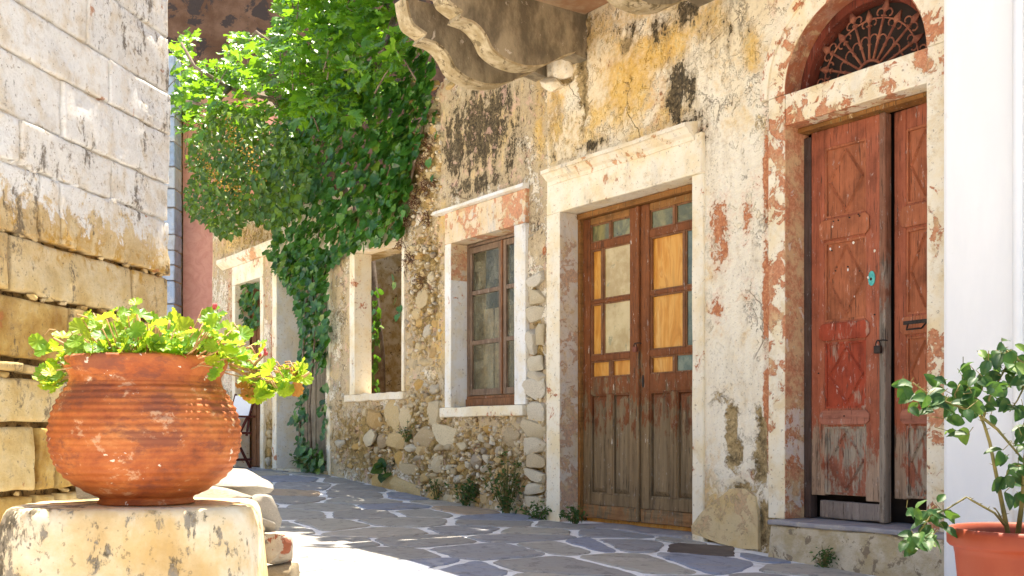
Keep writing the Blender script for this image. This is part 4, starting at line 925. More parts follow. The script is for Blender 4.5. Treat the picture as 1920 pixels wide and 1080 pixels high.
# ================================================================== FAR COTTAGE
CA, CB = U(398), dl-.001
t = thing('cottage', 'far low house with stained cornice over its doorway, beside the plank door in ivy', 'house', FW((CA+CB)/2, 0, .2), ROT)
CH = House(t, (CA+CB)/2, .2)
ol, or_, ot = U(443), U(490), 2.545
bl = [(410, 560, 12, 120, BARE, .3), (430, 600, 8, 160, RED, .5), (512, 620, 8, 160, RED, .62), (500, 560, 10, 60, RED, .4), (440, 450, 60, 30, OCH, .6), (480, 440, 60, 30, BARE, .6), (505, 830, 25, 60, BARE, .9), (430, 830, 40, 80, BARE, .85), (420, 470, 16, 30, BLK, .4)]
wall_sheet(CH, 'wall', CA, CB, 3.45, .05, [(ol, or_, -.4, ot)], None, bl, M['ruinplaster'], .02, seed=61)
g = G(); g.box((CA, .3, 0), (CB, 3.0, 3.4)); g.box((CA, .0, 3.4), (CB, 3.05, 3.5)); CH.part('masonry_core', g, M['mortarwall'])
g = G(); g.prism([(-.10, ot+.31), (-.02, ot+.24), (0, ot+.24), (0, ot+.36), (-.10, ot+.36)], 0, U(420), U(525)); CH.part('cornice', g, M['cornice'], rough=(.01, 4, 6, .15))
g = G(); g.box((ol-.10, -.02, .2), (ol, .18, ot-.001)); CH.part('door_jamb', g, M['trim'], bev=.008)
g = G(); g.box((or_, -.02, .2), (or_+.10, .18, ot-.001)); CH.part('door_jamb', g, M['trim'], bev=.008, rough=(.006, 4, 2, .15))
g = G(); g.box((ol-.10, -.021, ot), (or_+.10, .18, ot+.235)); CH.part('lintel', g, M['trim'], bev=.008)
g = G(); g.box((CB-.12, -.028, .2), (CB+.0, .02, 3.0)); CH.part('pilaster_edge', g, M['trim'], bev=.008, rough=(.008, 4, 9, .15))
do = None
for k in range(5):
    a = ol+.01+k*(or_-ol-.02)/5; w_ = (or_-ol-.02)/5-.008; g = G(); g.box((a, .20+.005*(k % 2), .25), (a+w_, .23+.005*(k % 2), ot-.02))
    if do is None: do = CH.part('door', g, M['windowbrown'], bev=.003)
    else: CH.part('plank', g, M['windowbrown'] if k != 3 else M['plank'], parent=do, bev=.003)
for k in range(26):
    x = rs.choice((rs.uniform(492, 520), rs.uniform(430, 520))); y = rs.uniform(800, 885); u, z = px(x, y)
    if ol-.12 < u < or_+.11: continue
    r = rs.uniform(.03, .06)
    link('stone', var[rs.randrange(12)], t, (u-CH.d[0], .015, z-CH.d[2]), (0, rs.uniform(-.3, .3), 0), (r*1.3, .04, r))

# ================================================================== BUILDINGS BEYOND
def wbox(g, a, b): g.box(a, b)
P0 = pxY(343, 800, 14.75).x; P1 = pxY(402, 800, 14.75).x+.6
t = thing('pink_building', 'pink rough stucco building at the end of the lane', 'building', ((P0+P1)/2, 14.75, .2))
g = G(); g.box((P0-(P0+P1)/2, 0, -.5), (P1-(P0+P1)/2, 3, 5.2)); link('wall', roughen(g.mesh('wall', M['pink']), .012, 2, 3, .35), t)
g = G(); g.box((P0-(P0+P1)/2-.05, -.05, 5.2), (P1-(P0+P1)/2, 3.05, 5.32)); link('roof', g.mesh('roof', M['roof']), t)
t = thing('stone_building', 'blue grey coursed stone building corner left of the pink building', 'building', (P0-.9, 14.4, .2))
g = G(); g.box((-2.0, .05, -.5), (.88, 3.0, 5.4)); link('masonry_core', g.mesh('masonry_core', M['mortarwall']), t)
z = -.4; k = 0
while z < 5.3:
    h = rs.uniform(.20, .36); x0 = .9
    for q in range(3):
        L = rs.uniform(.45, .9); g = G(); g.box((x0-L+.012, rs.uniform(-.02, .0), z+.008), (x0, .3, z+h-.008)); link('stone_block', roughen(bevel(g.mesh('stone_block', M['bluestone']), .015, 2), .01, 5, k, .2), t); x0 -= L; k += 1
    z += h
t = thing('brown_building', 'tall dark brown plastered building rising behind the fig tree', 'building', (-2.0, 18, 0))
g = G(); g.box((-7, 0, -.5), (7, 5, 8.6)); link('wall', roughen(g.mesh('wall', M['brownwall']), .03, 1, 8, .8), t)
g = G(); g.box((-7.1, -.1, 8.6), (7.1, 5.1, 8.8)); link('roof', g.mesh('roof', M['roof']), t)

# ================================================================== WHITE HOUSE on the right
wc = px(1766, 800, .16)[0]
t = thing('white_house', 'smooth freshly whitewashed house wall at the right edge', 'house', FW(wc+2, 0, -.1), ROT)
WH = House(t, wc+2, -.1)
g = G(); g.box((wc, -.16, -.4), (wc+4.6, 3.4, 5.6)); o = WH.part('wall', g, M['whitewall'], bev=.025)
g = G(); g.box((wc-.03, -.2, 5.6), (wc+4.6, 3.45, 5.72)); WH.part('roof', g, M['roof'])
pu = px(1908, 800, .20)[0]
t = thing('drainpipe', 'thin white pipe clipped to the white wall behind the rose pot', 'pipe', FW(pu, .20, -.1), ROT)
g = G(); g.tube([(0, 0, 0), (0, 0, 1.25), (0, 0, 5.6)], .022, 12); link('pipe', g.mesh('pipe', M['pipe'], True), t)
g = G(); zb_ = px(1900, 950, .2)[1]+.1; g.box((-.10, .012, zb_-.008), (.03, .036, zb_+.008)); g.tube([(0, 0, zb_-.015), (0, 0, zb_+.015)], .028, 12); link('bracket', g.mesh('bracket', M['pipe']), t)

# ================================================================== LEFT ASHLAR WALL
LC = Vector((-1.894, 5.9, 0)); LD = Vector((.196, .981, 0)).normalized(); LN = Vector((LD.y, -LD.x, 0)); LROT = math.atan2(LD.y, LD.x)
def pxL(x, y):                                             # -> (s, z), s negative towards the viewer
    d = ray(x, y); o = Vector((0, 0, ZC)); tt = (LC-o).dot(LN)/d.dot(LN); p = o+d*tt; return (p-LC).dot(LD), p.z
t = thing('stone_wall', 'high wall of big limewashed ashlar blocks behind the clay pot', 'wall', LC, LROT)
g = G(); g.box((-6.0, .022, 1.801), (-.02, 1.4, 4.3)); link('mortar_core', roughen(g.mesh('mortar_core', M['ashlar']), .010, 5, 3, .10), t)
g = G(); g.box((-6.0, .052, -.3), (-.03, 1.4, 1.80)); link('mortar_core', roughen(g.mesh('mortar_core', M['jointmortar']), .016, 6, 3, .08), t)
def block(L, H, seed, r=.012, amp=.008):
    def ax(T, d):
        e = [0, .004, .011, .024]; n = max(3, int((T-.05)/d)); return np.array(e+list(np.linspace(.05, T-.05, n))+[T-q for q in reversed(e)]) if T > .12 else np.linspace(0, T, 8)
    A = ax(L, .045); B = ax(H, .038); nx, nz = len(A)-1, len(B)-1
    X, Z = np.meshgrid(A, B, indexing='ij')
    e = np.minimum(np.minimum(X, L-X), np.minimum(Z, H-Z))+.010*(fbm(X*22+seed, Z*22+seed*2, seed+8, 3)-.5); e = np.clip(e/r, 0, 1)
    kx, kz = .007*2*(fbm(Z*9+seed, X*2, seed, 3)-.5), .008*2*(fbm(X*8+seed*3, Z*2, seed+1, 3)-.5)
    ch = np.clip((fbm(X*7+seed*2, Z*7, seed+6, 3)-.66)*9, 0, 1)*.012   # spalled patches
    Y = r*(1-np.sqrt(np.clip(1-(1-e)**2, 0, 1)))*1.1-amp*2*(fbm(X*3+seed*5, Z*3, seed+2, 3)-.5)-.004*2*(fbm(X*18, Z*18+seed, seed+3, 4)-.5)+ch
    X, Z = X+kx, Z+kz
    V = [(X[i, j], Y[i, j], Z[i, j]) for i in range(nx+1) for j in range(nz+1)]
    F = [(i*(nz+1)+j, (i+1)*(nz+1)+j, (i+1)*(nz+1)+j+1, i*(nz+1)+j+1) for i in range(nx) for j in range(nz)]
    rim = [i*(nz+1) for i in range(nx+1)]+[nx*(nz+1)+j for j in range(1, nz+1)]+[i*(nz+1)+nz for i in range(nx-1, -1, -1)]+[j for j in range(nz-1, 0, -1)]
    k = len(V); V += [(V[i][0], .16, V[i][2]) for i in rim]; n = len(rim)
    F += [(rim[i], k+i, k+(i+1) % n, rim[(i+1) % n]) for i in range(n)]
    return mesh_from('stone_block', V, F, True, (M['ashlar'],))
cz = [-.25, .08, .39, .695, .91, .975, 1.26, 1.525, 1.826, 2.03, 2.30, 2.53, 2.84, 3.1, 3.42, 3.7, 4.0, 4.3]
vj = {4: [(70, 860), (112, 860)], 3: [(50, 750)], 1: [(70, 900), (110, 900)], 5: [(133, 630)], 6: [(252, 550)], 7: [(77, 390), (88, 390), (112, 390), (128, 390)], 8: [(318-110, 380)], 9: [(118, 200), (200, 270)], 10: [(205, 165), (240, 180)], 11: [(160, 55)], 12: [(190, 20)]}
vj = {1: [(70, 900), (112, 900)], 2: [(70, 860), (108, 860)], 3: [(150, 750)], 4: [(45, 690), (105, 690), (170, 700)], 5: [(133, 630)], 6: [(250, 550)], 7: [(78, 390), (116, 400)], 8: [(210, 380)], 9: [(118, 200)], 10: [(205, 165)], 11: [(165, 60)], 12: [(215, 40)]}
for i in range(len(cz)-1):
    js = sorted([pxL(*q)[0] for q in vj.get(i, [])], reverse=True)
    if not js: js = [-rs.uniform(.55, 1.1)]
    q = js[-1]
    while q > -5.6: q -= rs.uniform(.6, 1.15); js.append(q)
    s1 = 0.0
    for s0 in js:
        up_ = cz[i] > 1.5; gv, gh = (.010, .011) if up_ else (.026, .028); L = s1-s0-gv; Hh = cz[i+1]-cz[i]-gh
        if L > .03: link('stone_block', block(L, Hh, rs.randrange(999), r=min(.010 if up_ else .014, Hh*.3, L*.3), amp=.012 if up_ else .017), t, (s0+gv/2, rs.uniform(-.009, .006), cz[i]+gh/2))
        s1 = s0
for k in range(40):                                        # small packing stones in the joints
    i = rs.choice((4, 5, 6, 7, 7, 6, 8, 3, 2)); s_ = -rs.uniform(.05, 1.4)
    link('pinning_stone', with_mat(var[0], M['ashlar']) if k == 0 else bpy.data.objects['pinning_stone'].data, t, (s_, .022, cz[i]+rs.uniform(-.006, .006)), (0, rs.uniform(-.3, .3), rs.uniform(0, 3)), (rs.uniform(.010, .045), rs.uniform(.018, .03), rs.uniform(.007, .019)))

# ================================================================== PEDESTAL, RUBBLE STACK, POT
PX, PY = -1.0275, 3.0
t = thing('stone_pedestal', 'lichen-spotted limewashed plinth under the big clay pot', 'pedestal', (PX-.02, PY, -.05))
V = []; F = []; ns = 64; prof = [(.545, 1.19), (.53, 1.18), (.40, 1.12), (.22, 1.06), (.08, 1.025), (.045, 1.012), (.02, .992), (.006, .965), (.0, .93), (.0, .5), (.0, .0)]
for k, (dz_, sc) in enumerate(prof):
    for q in range(ns):
        a = 2*math.pi*q/ns; ca, sa = math.cos(a), math.sin(a); e = 2/3.6
        x = .330*sc*math.copysign(abs(ca)**e, ca); y = .285*sc*math.copysign(abs(sa)**e, sa)
        n = float(fbm(x*5+9, y*5+dz_*6, 5, 3)-.5)
        V.append((x*(1+.05*n), y*(1+.05*n), .507-dz_*1.0+(.010*n if k > 5 else .012*n)))
F = [(i*ns+j, i*ns+(j+1) % ns, (i+1)*ns+(j+1) % ns, (i+1)*ns+j) for i in range(len(prof)-1) for j in range(ns)]
me = mesh_from('plinth', V, F, True, (M['pedestal'],)); o = link('plinth', me, t, rot=(0, 0, R(9)))
t = thing('rubble_wall', 'low dry-stacked rubble wall end beside the pot pedestal', 'wall', (-.95, 3.75, 0))
T0 = Vector((-.95, 3.75, 0))
for i, (x, y, rx, ry, Y, m, ryaw) in enumerate([(415, 905, 92, 26, 3.75, 'slabwhite', .1), (380, 928, 90, 16, 3.55, 'stack', .0), (492, 962, 34, 34, 3.6, 'slabwhite', .5), (440, 968, 50, 10, 3.55, 'stack', .1), (478, 985, 36, 16, 3.55, 'slabwhite', .3), (470, 995, 30, 18, 3.5, 'stack', .0), (505, 985, 12, 10, 3.6, 'slabwhite', .1), (478, 1012, 26, 14, 3.5, 'stack', .2), (516, 1030, 32, 30, 3.5, 'redstone', .2), (478, 1032, 14, 7, 3.48, 'stack', .2), (480, 1048, 18, 10, 3.48, 'stack', .2), (508, 1078, 46, 18, 3.5, 'stack', .0), (500, 1120, 52, 26, 3.5, 'stack', .0), (440, 1020, 40, 26, 3.65, 'stack', .0), (430, 1075, 50, 30, 3.65, 'stack', .0), (420, 960, 60, 24, 3.8, 'stack', .1), (330, 960, 70, 40, 3.75, 'stack', .0), (350, 1040, 80, 44, 3.75, 'stack', .0), (250, 1000, 70, 60, 3.7, 'stack', .1), (300, 915, 80, 30, 3.85, 'stack', .0), (505, 1008, 16, 9, 3.6, 'slabwhite', .0), (520, 1008, 12, 8, 3.55, 'stack', .4), (455, 1120, 60, 30, 3.6, 'stack', .0), (360, 1120, 90, 40, 3.7, 'stack', 0), (210, 930, 60, 30, 3.9, 'stack', 0), (180, 1010, 80, 50, 3.85, 'stack', 0)]):
    p = pxY(x, y, Y)-T0; sx = rx*Y/2000; sz = ry*Y/2000
    link('stone', with_mat(lump(70+i, .9, 3, .10), M[m]), t, p, (rs.uniform(-.1, .1), rs.uniform(-.12, .12), ryaw), (sx*1.12, max(.06, min(.16, sx*1.0)), sz*1.15))
# big clay pot
t = thing('clay_pot', 'big round ribbed terracotta pot on the plinth by the ashlar wall', 'pot', (PX, PY, .4575))
def k2(hw, y): return (hw/667.0*.952, ZC+(815-y)/667.0-.4575)
KS = .952
outer = [(88, 944), (92, 941), (88, 934), (92, 929), (104, 925), (140, 903), (163, 880), (176, 852), (181, 822), (179, 795), (173, 772), (164, 752), (153, 735), (145, 722), (141, 715), (141, 709), (146, 700), (152, 690), (155, 680), (153.5, 674), (151, 672.5)]
pr = [k2(*q) for q in outer]; dense = []
for i in range(len(pr)-1):
    a, c_ = pr[i], pr[i+1]; p0 = pr[max(i-1, 0)]; p3 = pr[min(i+2, len(pr)-1)]; nn = 8 if 4 <= i <= 12 else 3
    for q in range(nn):
        tt = q/nn; h = lambda k: .5*((2*a[k])+(-p0[k]+c_[k])*tt+(2*p0[k]-5*a[k]+4*c_[k]-p3[k])*tt*tt+(-p0[k]+3*a[k]-3*c_[k]+p3[k])*tt**3)
        r_, z_ = h(0), h(1)
        if 4 <= i <= 12: r_ += .0019*math.sin(z_*2*math.pi/.0175+.9*math.sin(z_*40))*1.3
        dense.append((r_, z_))
dense.append(pr[-1])
dense += [(.215, .408), (.208, .40), (.200, .37), (.205, .33)]
g = G(); g.lathe(dense, 96, cap=False); me = g.mesh('pot_body', M['pot'], True)
co = np.array([v.co[:] for v in me.vertices]); n = fbm(co[:, 0]*6+co[:, 2]*3, co[:, 1]*6, 4, 2)-.5; co[:, :2] *= (1+.02*n)[:, None]; co[:, 2] += .004*(fbm(co[:, 0]*9, co[:, 1]*9, 6, 2)-.5); me.vertices.foreach_set('co', co.reshape(-1)); me.update()
link('pot_body', me, t)
g = G(); g.lathe([(.0, .345), (.1, .35), (.203, .342)], 40, cap=False); link('soil', g.mesh('soil', M['soil'], True), t)

# ------------------------------------------------------------------ leaves
def leaf_mesh(name, outline, mat, fold=.25, curl=.2, seed=0, pleat=0.0):
    # outline: half width as a function along the length, mirrored; returns a folded, curled leaf, base at origin, tip along +Y
    r_ = random.Random(seed); V = []; n = len(outline)
    for (yy, hw) in outline:
        z = -curl*yy*yy
        for k, f in enumerate((-1, -.5, 0, .5, 1)):
            V.append((hw*f, yy+abs(f)*0, z+fold*hw*abs(f)+r_.uniform(-.02, .02)+(pleat*((-1)**k))))
    F = [(i*5+k, i*5+k+1, i*5+5+k+1, i*5+5+k) for i in range(n-1) for k in range(4)]
    return mesh_from(name, V, F, True, (mat,))
def fan_mesh(name, pts, mat, cup=.2, seed=0, wave=.05):    # outline fan (x, y) around the leaf centre
    r_ = random.Random(seed); cy = sum(p[1] for p in pts)/len(pts); n = len(pts)
    V = [(0, cy*.8, 0)]
    for s_, k in ((.55, .4), (1.0, 1.0)):
        for i, (x, y) in enumerate(pts):
            xx, yy = x*s_, cy*.8+(y-cy*.8)*s_
            V.append((xx, yy, cup*(x*x+(y-cy*.8)**2)*k+wave*k*math.sin(i*2.1+seed)+r_.uniform(-.02, .02)))
    F = [(0, 1+i, 1+(i+1) % n) for i in range(n)]+[(1+i, 1+n+i, 1+n+(i+1) % n, 1+(i+1) % n) for i in range(n)]
    return mesh_from(name, V, F, True, (mat,))
def mir(h): return h+[(-x, y) for x, y in reversed(h) if abs(x) > 1e-6]
IVY = mir([(0, 0), (.30, -.12), (.50, .10), (.52, .35), (.36, .60), (.20, .82), (0, 1.02)])
FIG = mir([(0, 0), (.22, -.08), (.42, .02), (.60, .26), (.62, .44), (.42, .42), (.30, .46), (.46, .70), (.44, .86), (.28, .82), (.20, .80), (.14, 1.02), (0, 1.16)])
GER = [(.0, .08)]+[(.5*math.sin(a)*(1+.07*math.cos(a*9)), .5-.5*math.cos(a)*(1+.07*math.cos(a*9))) for a in np.linspace(.35, 2*math.pi-.35, 26)]
ROSE = [(0, .02), (.12, .2), (.3, .31), (.55, .33), (.78, .22), (.93, .10), (1.0, .01)]
leafM = {
 'ivy': [fan_mesh('leaf', IVY, M['ivy'], .25, i, .05) for i in range(4)],
 'fig': [fan_mesh('leaf', FIG, M['fig'], .35*(1 if i % 2 else -1), i, .07) for i in range(4)],
 'ger': [fan_mesh('leaf', GER, M['ger'], .45, i, .07) for i in range(4)],
 'dry': [fan_mesh('leaf', GER, M['dry'], .9, 9+i, .12) for i in range(2)],
 'rose': [leaf_mesh('leaf', ROSE, M['rose'], .35, .25, i) for i in range(3)],
 'shrub': [leaf_mesh('leaf', [(0, .02), (.3, .28), (.6, .30), (1, .01)], M['shrub'], .3, .2, i) for i in range(3)],
 'weed': [leaf_mesh('leaf', [(0, .02), (.3, .2), (.6, .22), (1, .01)], M['weed'], .3, .3, i) for i in range(2)]}
def leaf_rot(normal, tip, jit, r_):
    n = (Vector(normal)+Vector((r_.gauss(0, jit), r_.gauss(0, jit), r_.gauss(0, jit)))).normalized()
    tt = Vector(tip)+Vector((r_.gauss(0, jit), r_.gauss(0, jit), r_.gauss(0, jit))); tt = (tt-n*tt.dot(n))
    tt = tt.normalized() if tt.length > 1e-4 else n.orthogonal().normalized()
    x = tt.cross(n); return Matrix((x, tt, n)).transposed()
def plant_leaves(root, items, kind, limit, stuff_name='foliage'):
    # items: (world position, 3x3 rotation, size); the largest in view stay single leaves, the rest one mass
    org = root.matrix_world.translation if False else Vector(root.location)
    items = sorted(items, key=lambda q: -q[2]/max(1, q[0].y))
    for k, (p, rm, s_) in enumerate(items[:limit]):
        link('leaf', leafM[kind][k % len(leafM[kind])], root, p-org, rm.to_euler(), (s_, s_, s_))
    rest = items[limit:]
    if rest:
        VV = []; FF = []; base = 0
        tm = leafM[kind]; arr = []
        for me in tm:
            co = np.array([v.co[:] for v in me.vertices]); arr.append((co, [tuple(p.vertices) for p in me.polygons]))
        for k, (p, rm, s_) in enumerate(rest):
            co, fs = arr[k % len(arr)]; Rm = np.array(rm); VV.append(co@Rm.T*s_+np.array(p-org))
            FF += [tuple(i+base for i in f) for f in fs]; base += len(co)
        me = bpy.data.meshes.new(stuff_name); me.from_pydata(np.concatenate(VV).tolist(), [], FF); me.materials.append(tm[0].materials[0])
        me.polygons.foreach_set('use_smooth', [True]*len(me.polygons))
        o = link(stuff_name, me, root); o['kind'] = 'stuff'
def inpoly(x, y, P):
    c_ = False; j = len(P)-1
    for i in range(len(P)):
        if (P[i][1] > y) != (P[j][1] > y) and x < (P[j][0]-P[i][0])*(y-P[i][1])/(P[j][1]-P[i][1])+P[i][0]: c_ = not c_
        j = i
    return c_
def sample(P, r_):
    xs = [p[0] for p in P]; ys = [p[1] for p in P]
    while True:
        x, y = r_.uniform(min(xs), max(xs)), r_.uniform(min(ys), max(ys))
        if inpoly(x, y, P): return x, y
OUTN = EN
# --- ivy on the ruined wall
r_ = random.Random(5); items = []
ivy = thing('ivy', 'dark green ivy hanging over the ruined wall and down its doorway', 'ivy', FW(U(580), .1, .25))
main = [(500, 300), (560, 180), (640, 120), (720, 90), (790, 70), (818, 120), (800, 220), (778, 300), (762, 380), (752, 440), (700, 462), (640, 470), (618, 500), (600, 520), (560, 520), (520, 490), (498, 470), (520, 430), (500, 380)]
def bulge(x, y): return .05+.22*max(0, min(1, (770-x)/120))*max(0, min(1, (470-y)/120))
for k in range(2600):
    x, y = sample(main, r_)
    w = bulge(x, y)*r_.uniform(.4, 1.25)+.02; u, z = px(x, y, w)
    items.append((FW(u, w, z), leaf_rot(OUTN*1.0+Vector((-.1, -.25, .45)), (0, 0, -1), .33, r_), r_.choice((.05, .065, .08, .095, .11))*r_.uniform(.9, 1.12)))
col = [(515, 470), (540, 460), (616, 480), (616, 640), (608, 700), (613, 760), (610, 800), (604, 880), (570, 882), (556, 868), (562, 800), (548, 785), (562, 740), (560, 690), (566, 610), (545, 545), (512, 500)]
for k in range(950):
    x, y = sample(col, r_)
    if 690 < y < 840 and 568 < x < 608 and r_.random() < .9: continue
    w = r_.uniform(-.12, .14); u, z = px(x, y, w)
    items.append((FW(u, w, z), leaf_rot(OUTN+Vector((0, -.3, .4)), (0, 0, -1), .35, r_), r_.uniform(.06, .105)))
for k in range(60):                                        # inside the empty window, and stray strands
    x, y = r_.uniform(698, 712), r_.uniform(540, 730); w = -.35-r_.uniform(0, .3); u, z = px(x, y, w); items.append((FW(u, w, z), leaf_rot(OUTN, (0, 0, -1), .4, r_), r_.uniform(.05, .08)))
for (x, y) in [(738, 515), (742, 530), (745, 560), (750, 575), (748, 590), (700, 545), (703, 565), (705, 580), (702, 610), (815, 220), (820, 250), (805, 300), (812, 330), (818, 210)]:
    u, z = px(x, y, .03); items.append((FW(u, .04, z), leaf_rot(OUTN, (0, 0, -1), .3, r_), r_.uniform(.06, .085)))
for k in range(90):                                        # clump inside the far doorway
    x, y = r_.uniform(450, 490), r_.uniform(530, 615); w = -.06; u, z = px(x, y, w); items.append((FW(u, w, z), leaf_rot(OUTN+Vector((0, -.3, .4)), (0, 0, -1), .35, r_), r_.uniform(.06, .1)))
plant_leaves(ivy, items, 'ivy', 300)
g = G(); io = Vector(ivy.location)
for (pts) in [[(585, 880), (580, 760), (590, 640), (585, 520), (600, 420), (640, 300)], [(600, 520), (660, 430), (700, 330), (730, 220)], [(560, 870), (566, 700), (575, 560)], [(735, 330), (720, 380), (728, 290)], [(800, 130), (790, 250), (770, 340)]]:
    g.tube([FW(*(px(x, y, .05)[0], .05, px(x, y, .05)[1]))-io for x, y in pts], [.016-.002*i for i in range(len(pts))], 6)
link('stem', g.mesh('stem', M['bark'], True), ivy)
# --- mound of shrub over the cottage top, with orange flower heads
shr = thing('flowering_shrub', 'dense small-leaved shrub with tan flower spikes spilling over the low far house', 'shrub', FW(U(430), -.2, 3.45))
items = []; mound = [(352, 310), (360, 262), (400, 190), (470, 215), (540, 240), (585, 320), (560, 400), (520, 430), (470, 410), (440, 440), (410, 440), (385, 415), (352, 405), (345, 372), (358, 340)]
for k in range(3400):
    x, y = sample(mound, r_); w = r_.uniform(.0, .75); u, z = px(x, y, w)
    items.append((FW(u, w, z), leaf_rot(Vector((-.3, -.7, .6)), (0, -.4, -.8), .5, r_), r_.uniform(.065, .105)))
plant_leaves(shr, items, 'shrub', 120)
g = G(); so = Vector(shr.location)
for (x0, y0, x1, y1) in [(372, 280, 420, 350), (400, 320, 470, 365), (425, 210, 440, 270), (380, 300, 440, 360), (450, 270, 500, 340), (440, 240, 480, 300)]:
    a = FW(px(x0, y0, .8)[0], .8, px(x0, y0, .8)[1]); c_ = FW(px(x1, y1, .7)[0], .7, px(x1, y1, .7)[1])
    for k in range(38):
        tt = r_.random(); p = a.lerp(c_, tt)+Vector((r_.gauss(0, .03), r_.gauss(0, .03), r_.gauss(0, .03)-.06*math.sin(tt*3))); q = .012+.012*r_.random()
        Rm = leaf_rot((r_.gauss(0, 1), r_.gauss(0, 1), 1), (0, 0, 1), .5, r_)
        V = [p-so+Rm@Vector(v)*q for v in ((-.6, 0, 0), (0, -.6, .2), (.6, 0, 0), (0, .9, .2))]; g.add(V, [(0, 1, 2, 3)])
o = link('flower_spike', g.mesh('flower_spike', M['blossom']), shr); o['kind'] = 'stuff'
# --- fig tree
fig = thing('fig_tree', 'sunlit fig tree with broad bright green leaves reaching over the wall', 'tree', FW(U(560), -1.0, .25))
fo = Vector(fig.location)
g = G()
def FP(x, y, w): u, z = px(x, y, w); return FW(u, w, z)
limbs = [[FW(U(560), -1.0, .2), FW(U(560)+.05, -.95, 1.6), FW(U(565), -.8, 2.9), FP(590, 220, -.5), FP(640, 90, -.2), FP(690, -60, 0)],
         [FW(U(565), -.8, 2.9), FP(520, 190, -.2), FP(430, 165, .3), FP(365, 125, .6), FP(340, 80, .7)],
         [FP(590, 220, -.5), FP(560, 120, .1), FP(480, 60, .5), FP(450, 100, .6)], [FP(590, 220, -.5), FP(640, 130, .3), FP(700, 110, .6), FP(770, 60, .7)],
         [FP(640, 90, -.2), FP(560, 10, .2), FP(520, -40, .4)], [FP(430, 165, .3), FP(400, 200, .6), FP(350, 190, .8)], [FP(690, -60, 0), FP(740, 30, .4), FP(720, 90, .7)]]
g.tube(limbs[0], [.11, .10, .09, .07, .05, .03], 10); 
trunk = G(); trunk.tube([p-fo for p in limbs[0]], [.11, .10, .09, .07, .05, .03], 10); link('trunk', trunk.mesh('trunk', M['bark'], True), fig)
for L in limbs[1:]:
    b_ = G(); b_.tube([p-fo for p in L], [.035*(1-.7*i/len(L)) for i in range(len(L))], 8); link('limb', b_.mesh('limb', M['bark'], True), fig)
for q in ((-3.0, .1, 5.9), (-2.2, .4, 6.0), (-2.4, -.3, 6.3)):
    b_ = G(); b_.tube([FP(690, -60, 0)-fo, FW(-3.0, -.1, 5.4)-fo, FW(*q)-fo], [.04, .03, .012], 8); link('limb', b_.mesh('limb', M['bark'], True), fig)  # out-of-view limbs added to carry the shading crown
items = []
can = [(320, 95), (345, 40), (372, 55), (360, 120), (420, 105), (440, 60), (505, 60), (520, 10), (515, -60), (640, -110), (760, -90), (735, 10), (760, 60), (765, 110), (735, 150), (690, 220), (640, 240), (600, 280), (560, 300), (520, 270), (450, 250), (400, 230), (370, 270), (330, 250), (318, 170)]
cl = []
for k in range(210):
    x, y = sample(can, r_); cl.append((x, y, r_.uniform(-.5, .78)))
shade_cl = [(r_.uniform(-3.6, -1.75), r_.uniform(-.5, .60), r_.uniform(5.35, 6.7)) for _ in range(60)]  # leaf clusters out of view, added to cast shade on the street
for k in range(3300):
    x, y, w = cl[r_.randrange(len(cl))]; x += r_.gauss(0, 17); y += r_.gauss(0, 15); w += r_.gauss(0, .10)
    if not inpoly(x, y, can): continue
    p = FP(x, y, w)
    items.append((p, leaf_rot(Vector((-.15, -.35, .8)), (r_.gauss(0, .6), -.5, -.55), .42, r_), r_.uniform(.07, .155)))
for k in range(1300):                                     # added unseen crown, shaped to shade the street below
    q = shade_cl[r_.randrange(len(shade_cl))]; u, w, z = q[0]+r_.gauss(0, .16), q[1]+r_.gauss(0, .14), q[2]+r_.gauss(0, .12)
    items.append((FW(u, w, z), leaf_rot(Vector((-.15, -.35, .8)), (r_.gauss(0, .6), -.5, -.55), .42, r_), r_.uniform(.12, .20)))
plant_leaves(fig, items, 'fig', 300)
g = G()
for (x, y, w) in cl[::2]:
    p = FP(x, y, w); q = p+Vector((r_.gauss(0, .12), r_.gauss(.1, .1), -.22)); g.tube([q-fo, (p+q)/2-fo+Vector((0, 0, .02)), p-fo], [.008, .006, .003], 5)
o = link('twig', g.mesh('twig', M['bark']), fig); o['kind'] = 'stuff'
# --- geranium
ger = thing('geranium', 'sunlit leafy geranium spilling over the rim of the big clay pot', 'plant', (PX, PY, .80)); go = Vector(ger.location)
items = []; dry = []; stems = G()
clus = [(108, 642, 3, .02), (150, 652, 10, .03), (178, 610, 9, .03), (200, 645, 12, .03), (225, 600, 4, .02), (258, 588, 9, .025), (275, 612, 9, .03), (250, 640, 14, .03), (295, 640, 12, .03), (320, 655, 12, .03), (345, 640, 12, .03), (362, 665, 8, .03), (396, 596, 6, .018), (392, 630, 7, .02), (415, 640, 10, .025), (440, 650, 9, .025), (430, 672, 6, .02), (125, 690, 10, .025), (112, 715, 8, .02), (150, 668, 8, .03), (220, 668, 10, .03), (280, 665, 10, .03), (340, 670, 10, .03), (400, 665, 10, .03), (470, 715, 6, .018), (490, 735, 7, .018), (512, 720, 7, .018), (535, 700, 6, .018), (552, 708, 5, .015), (468, 690, 4, .015), (185, 640, 10, .03), (310, 622, 7, .03)]
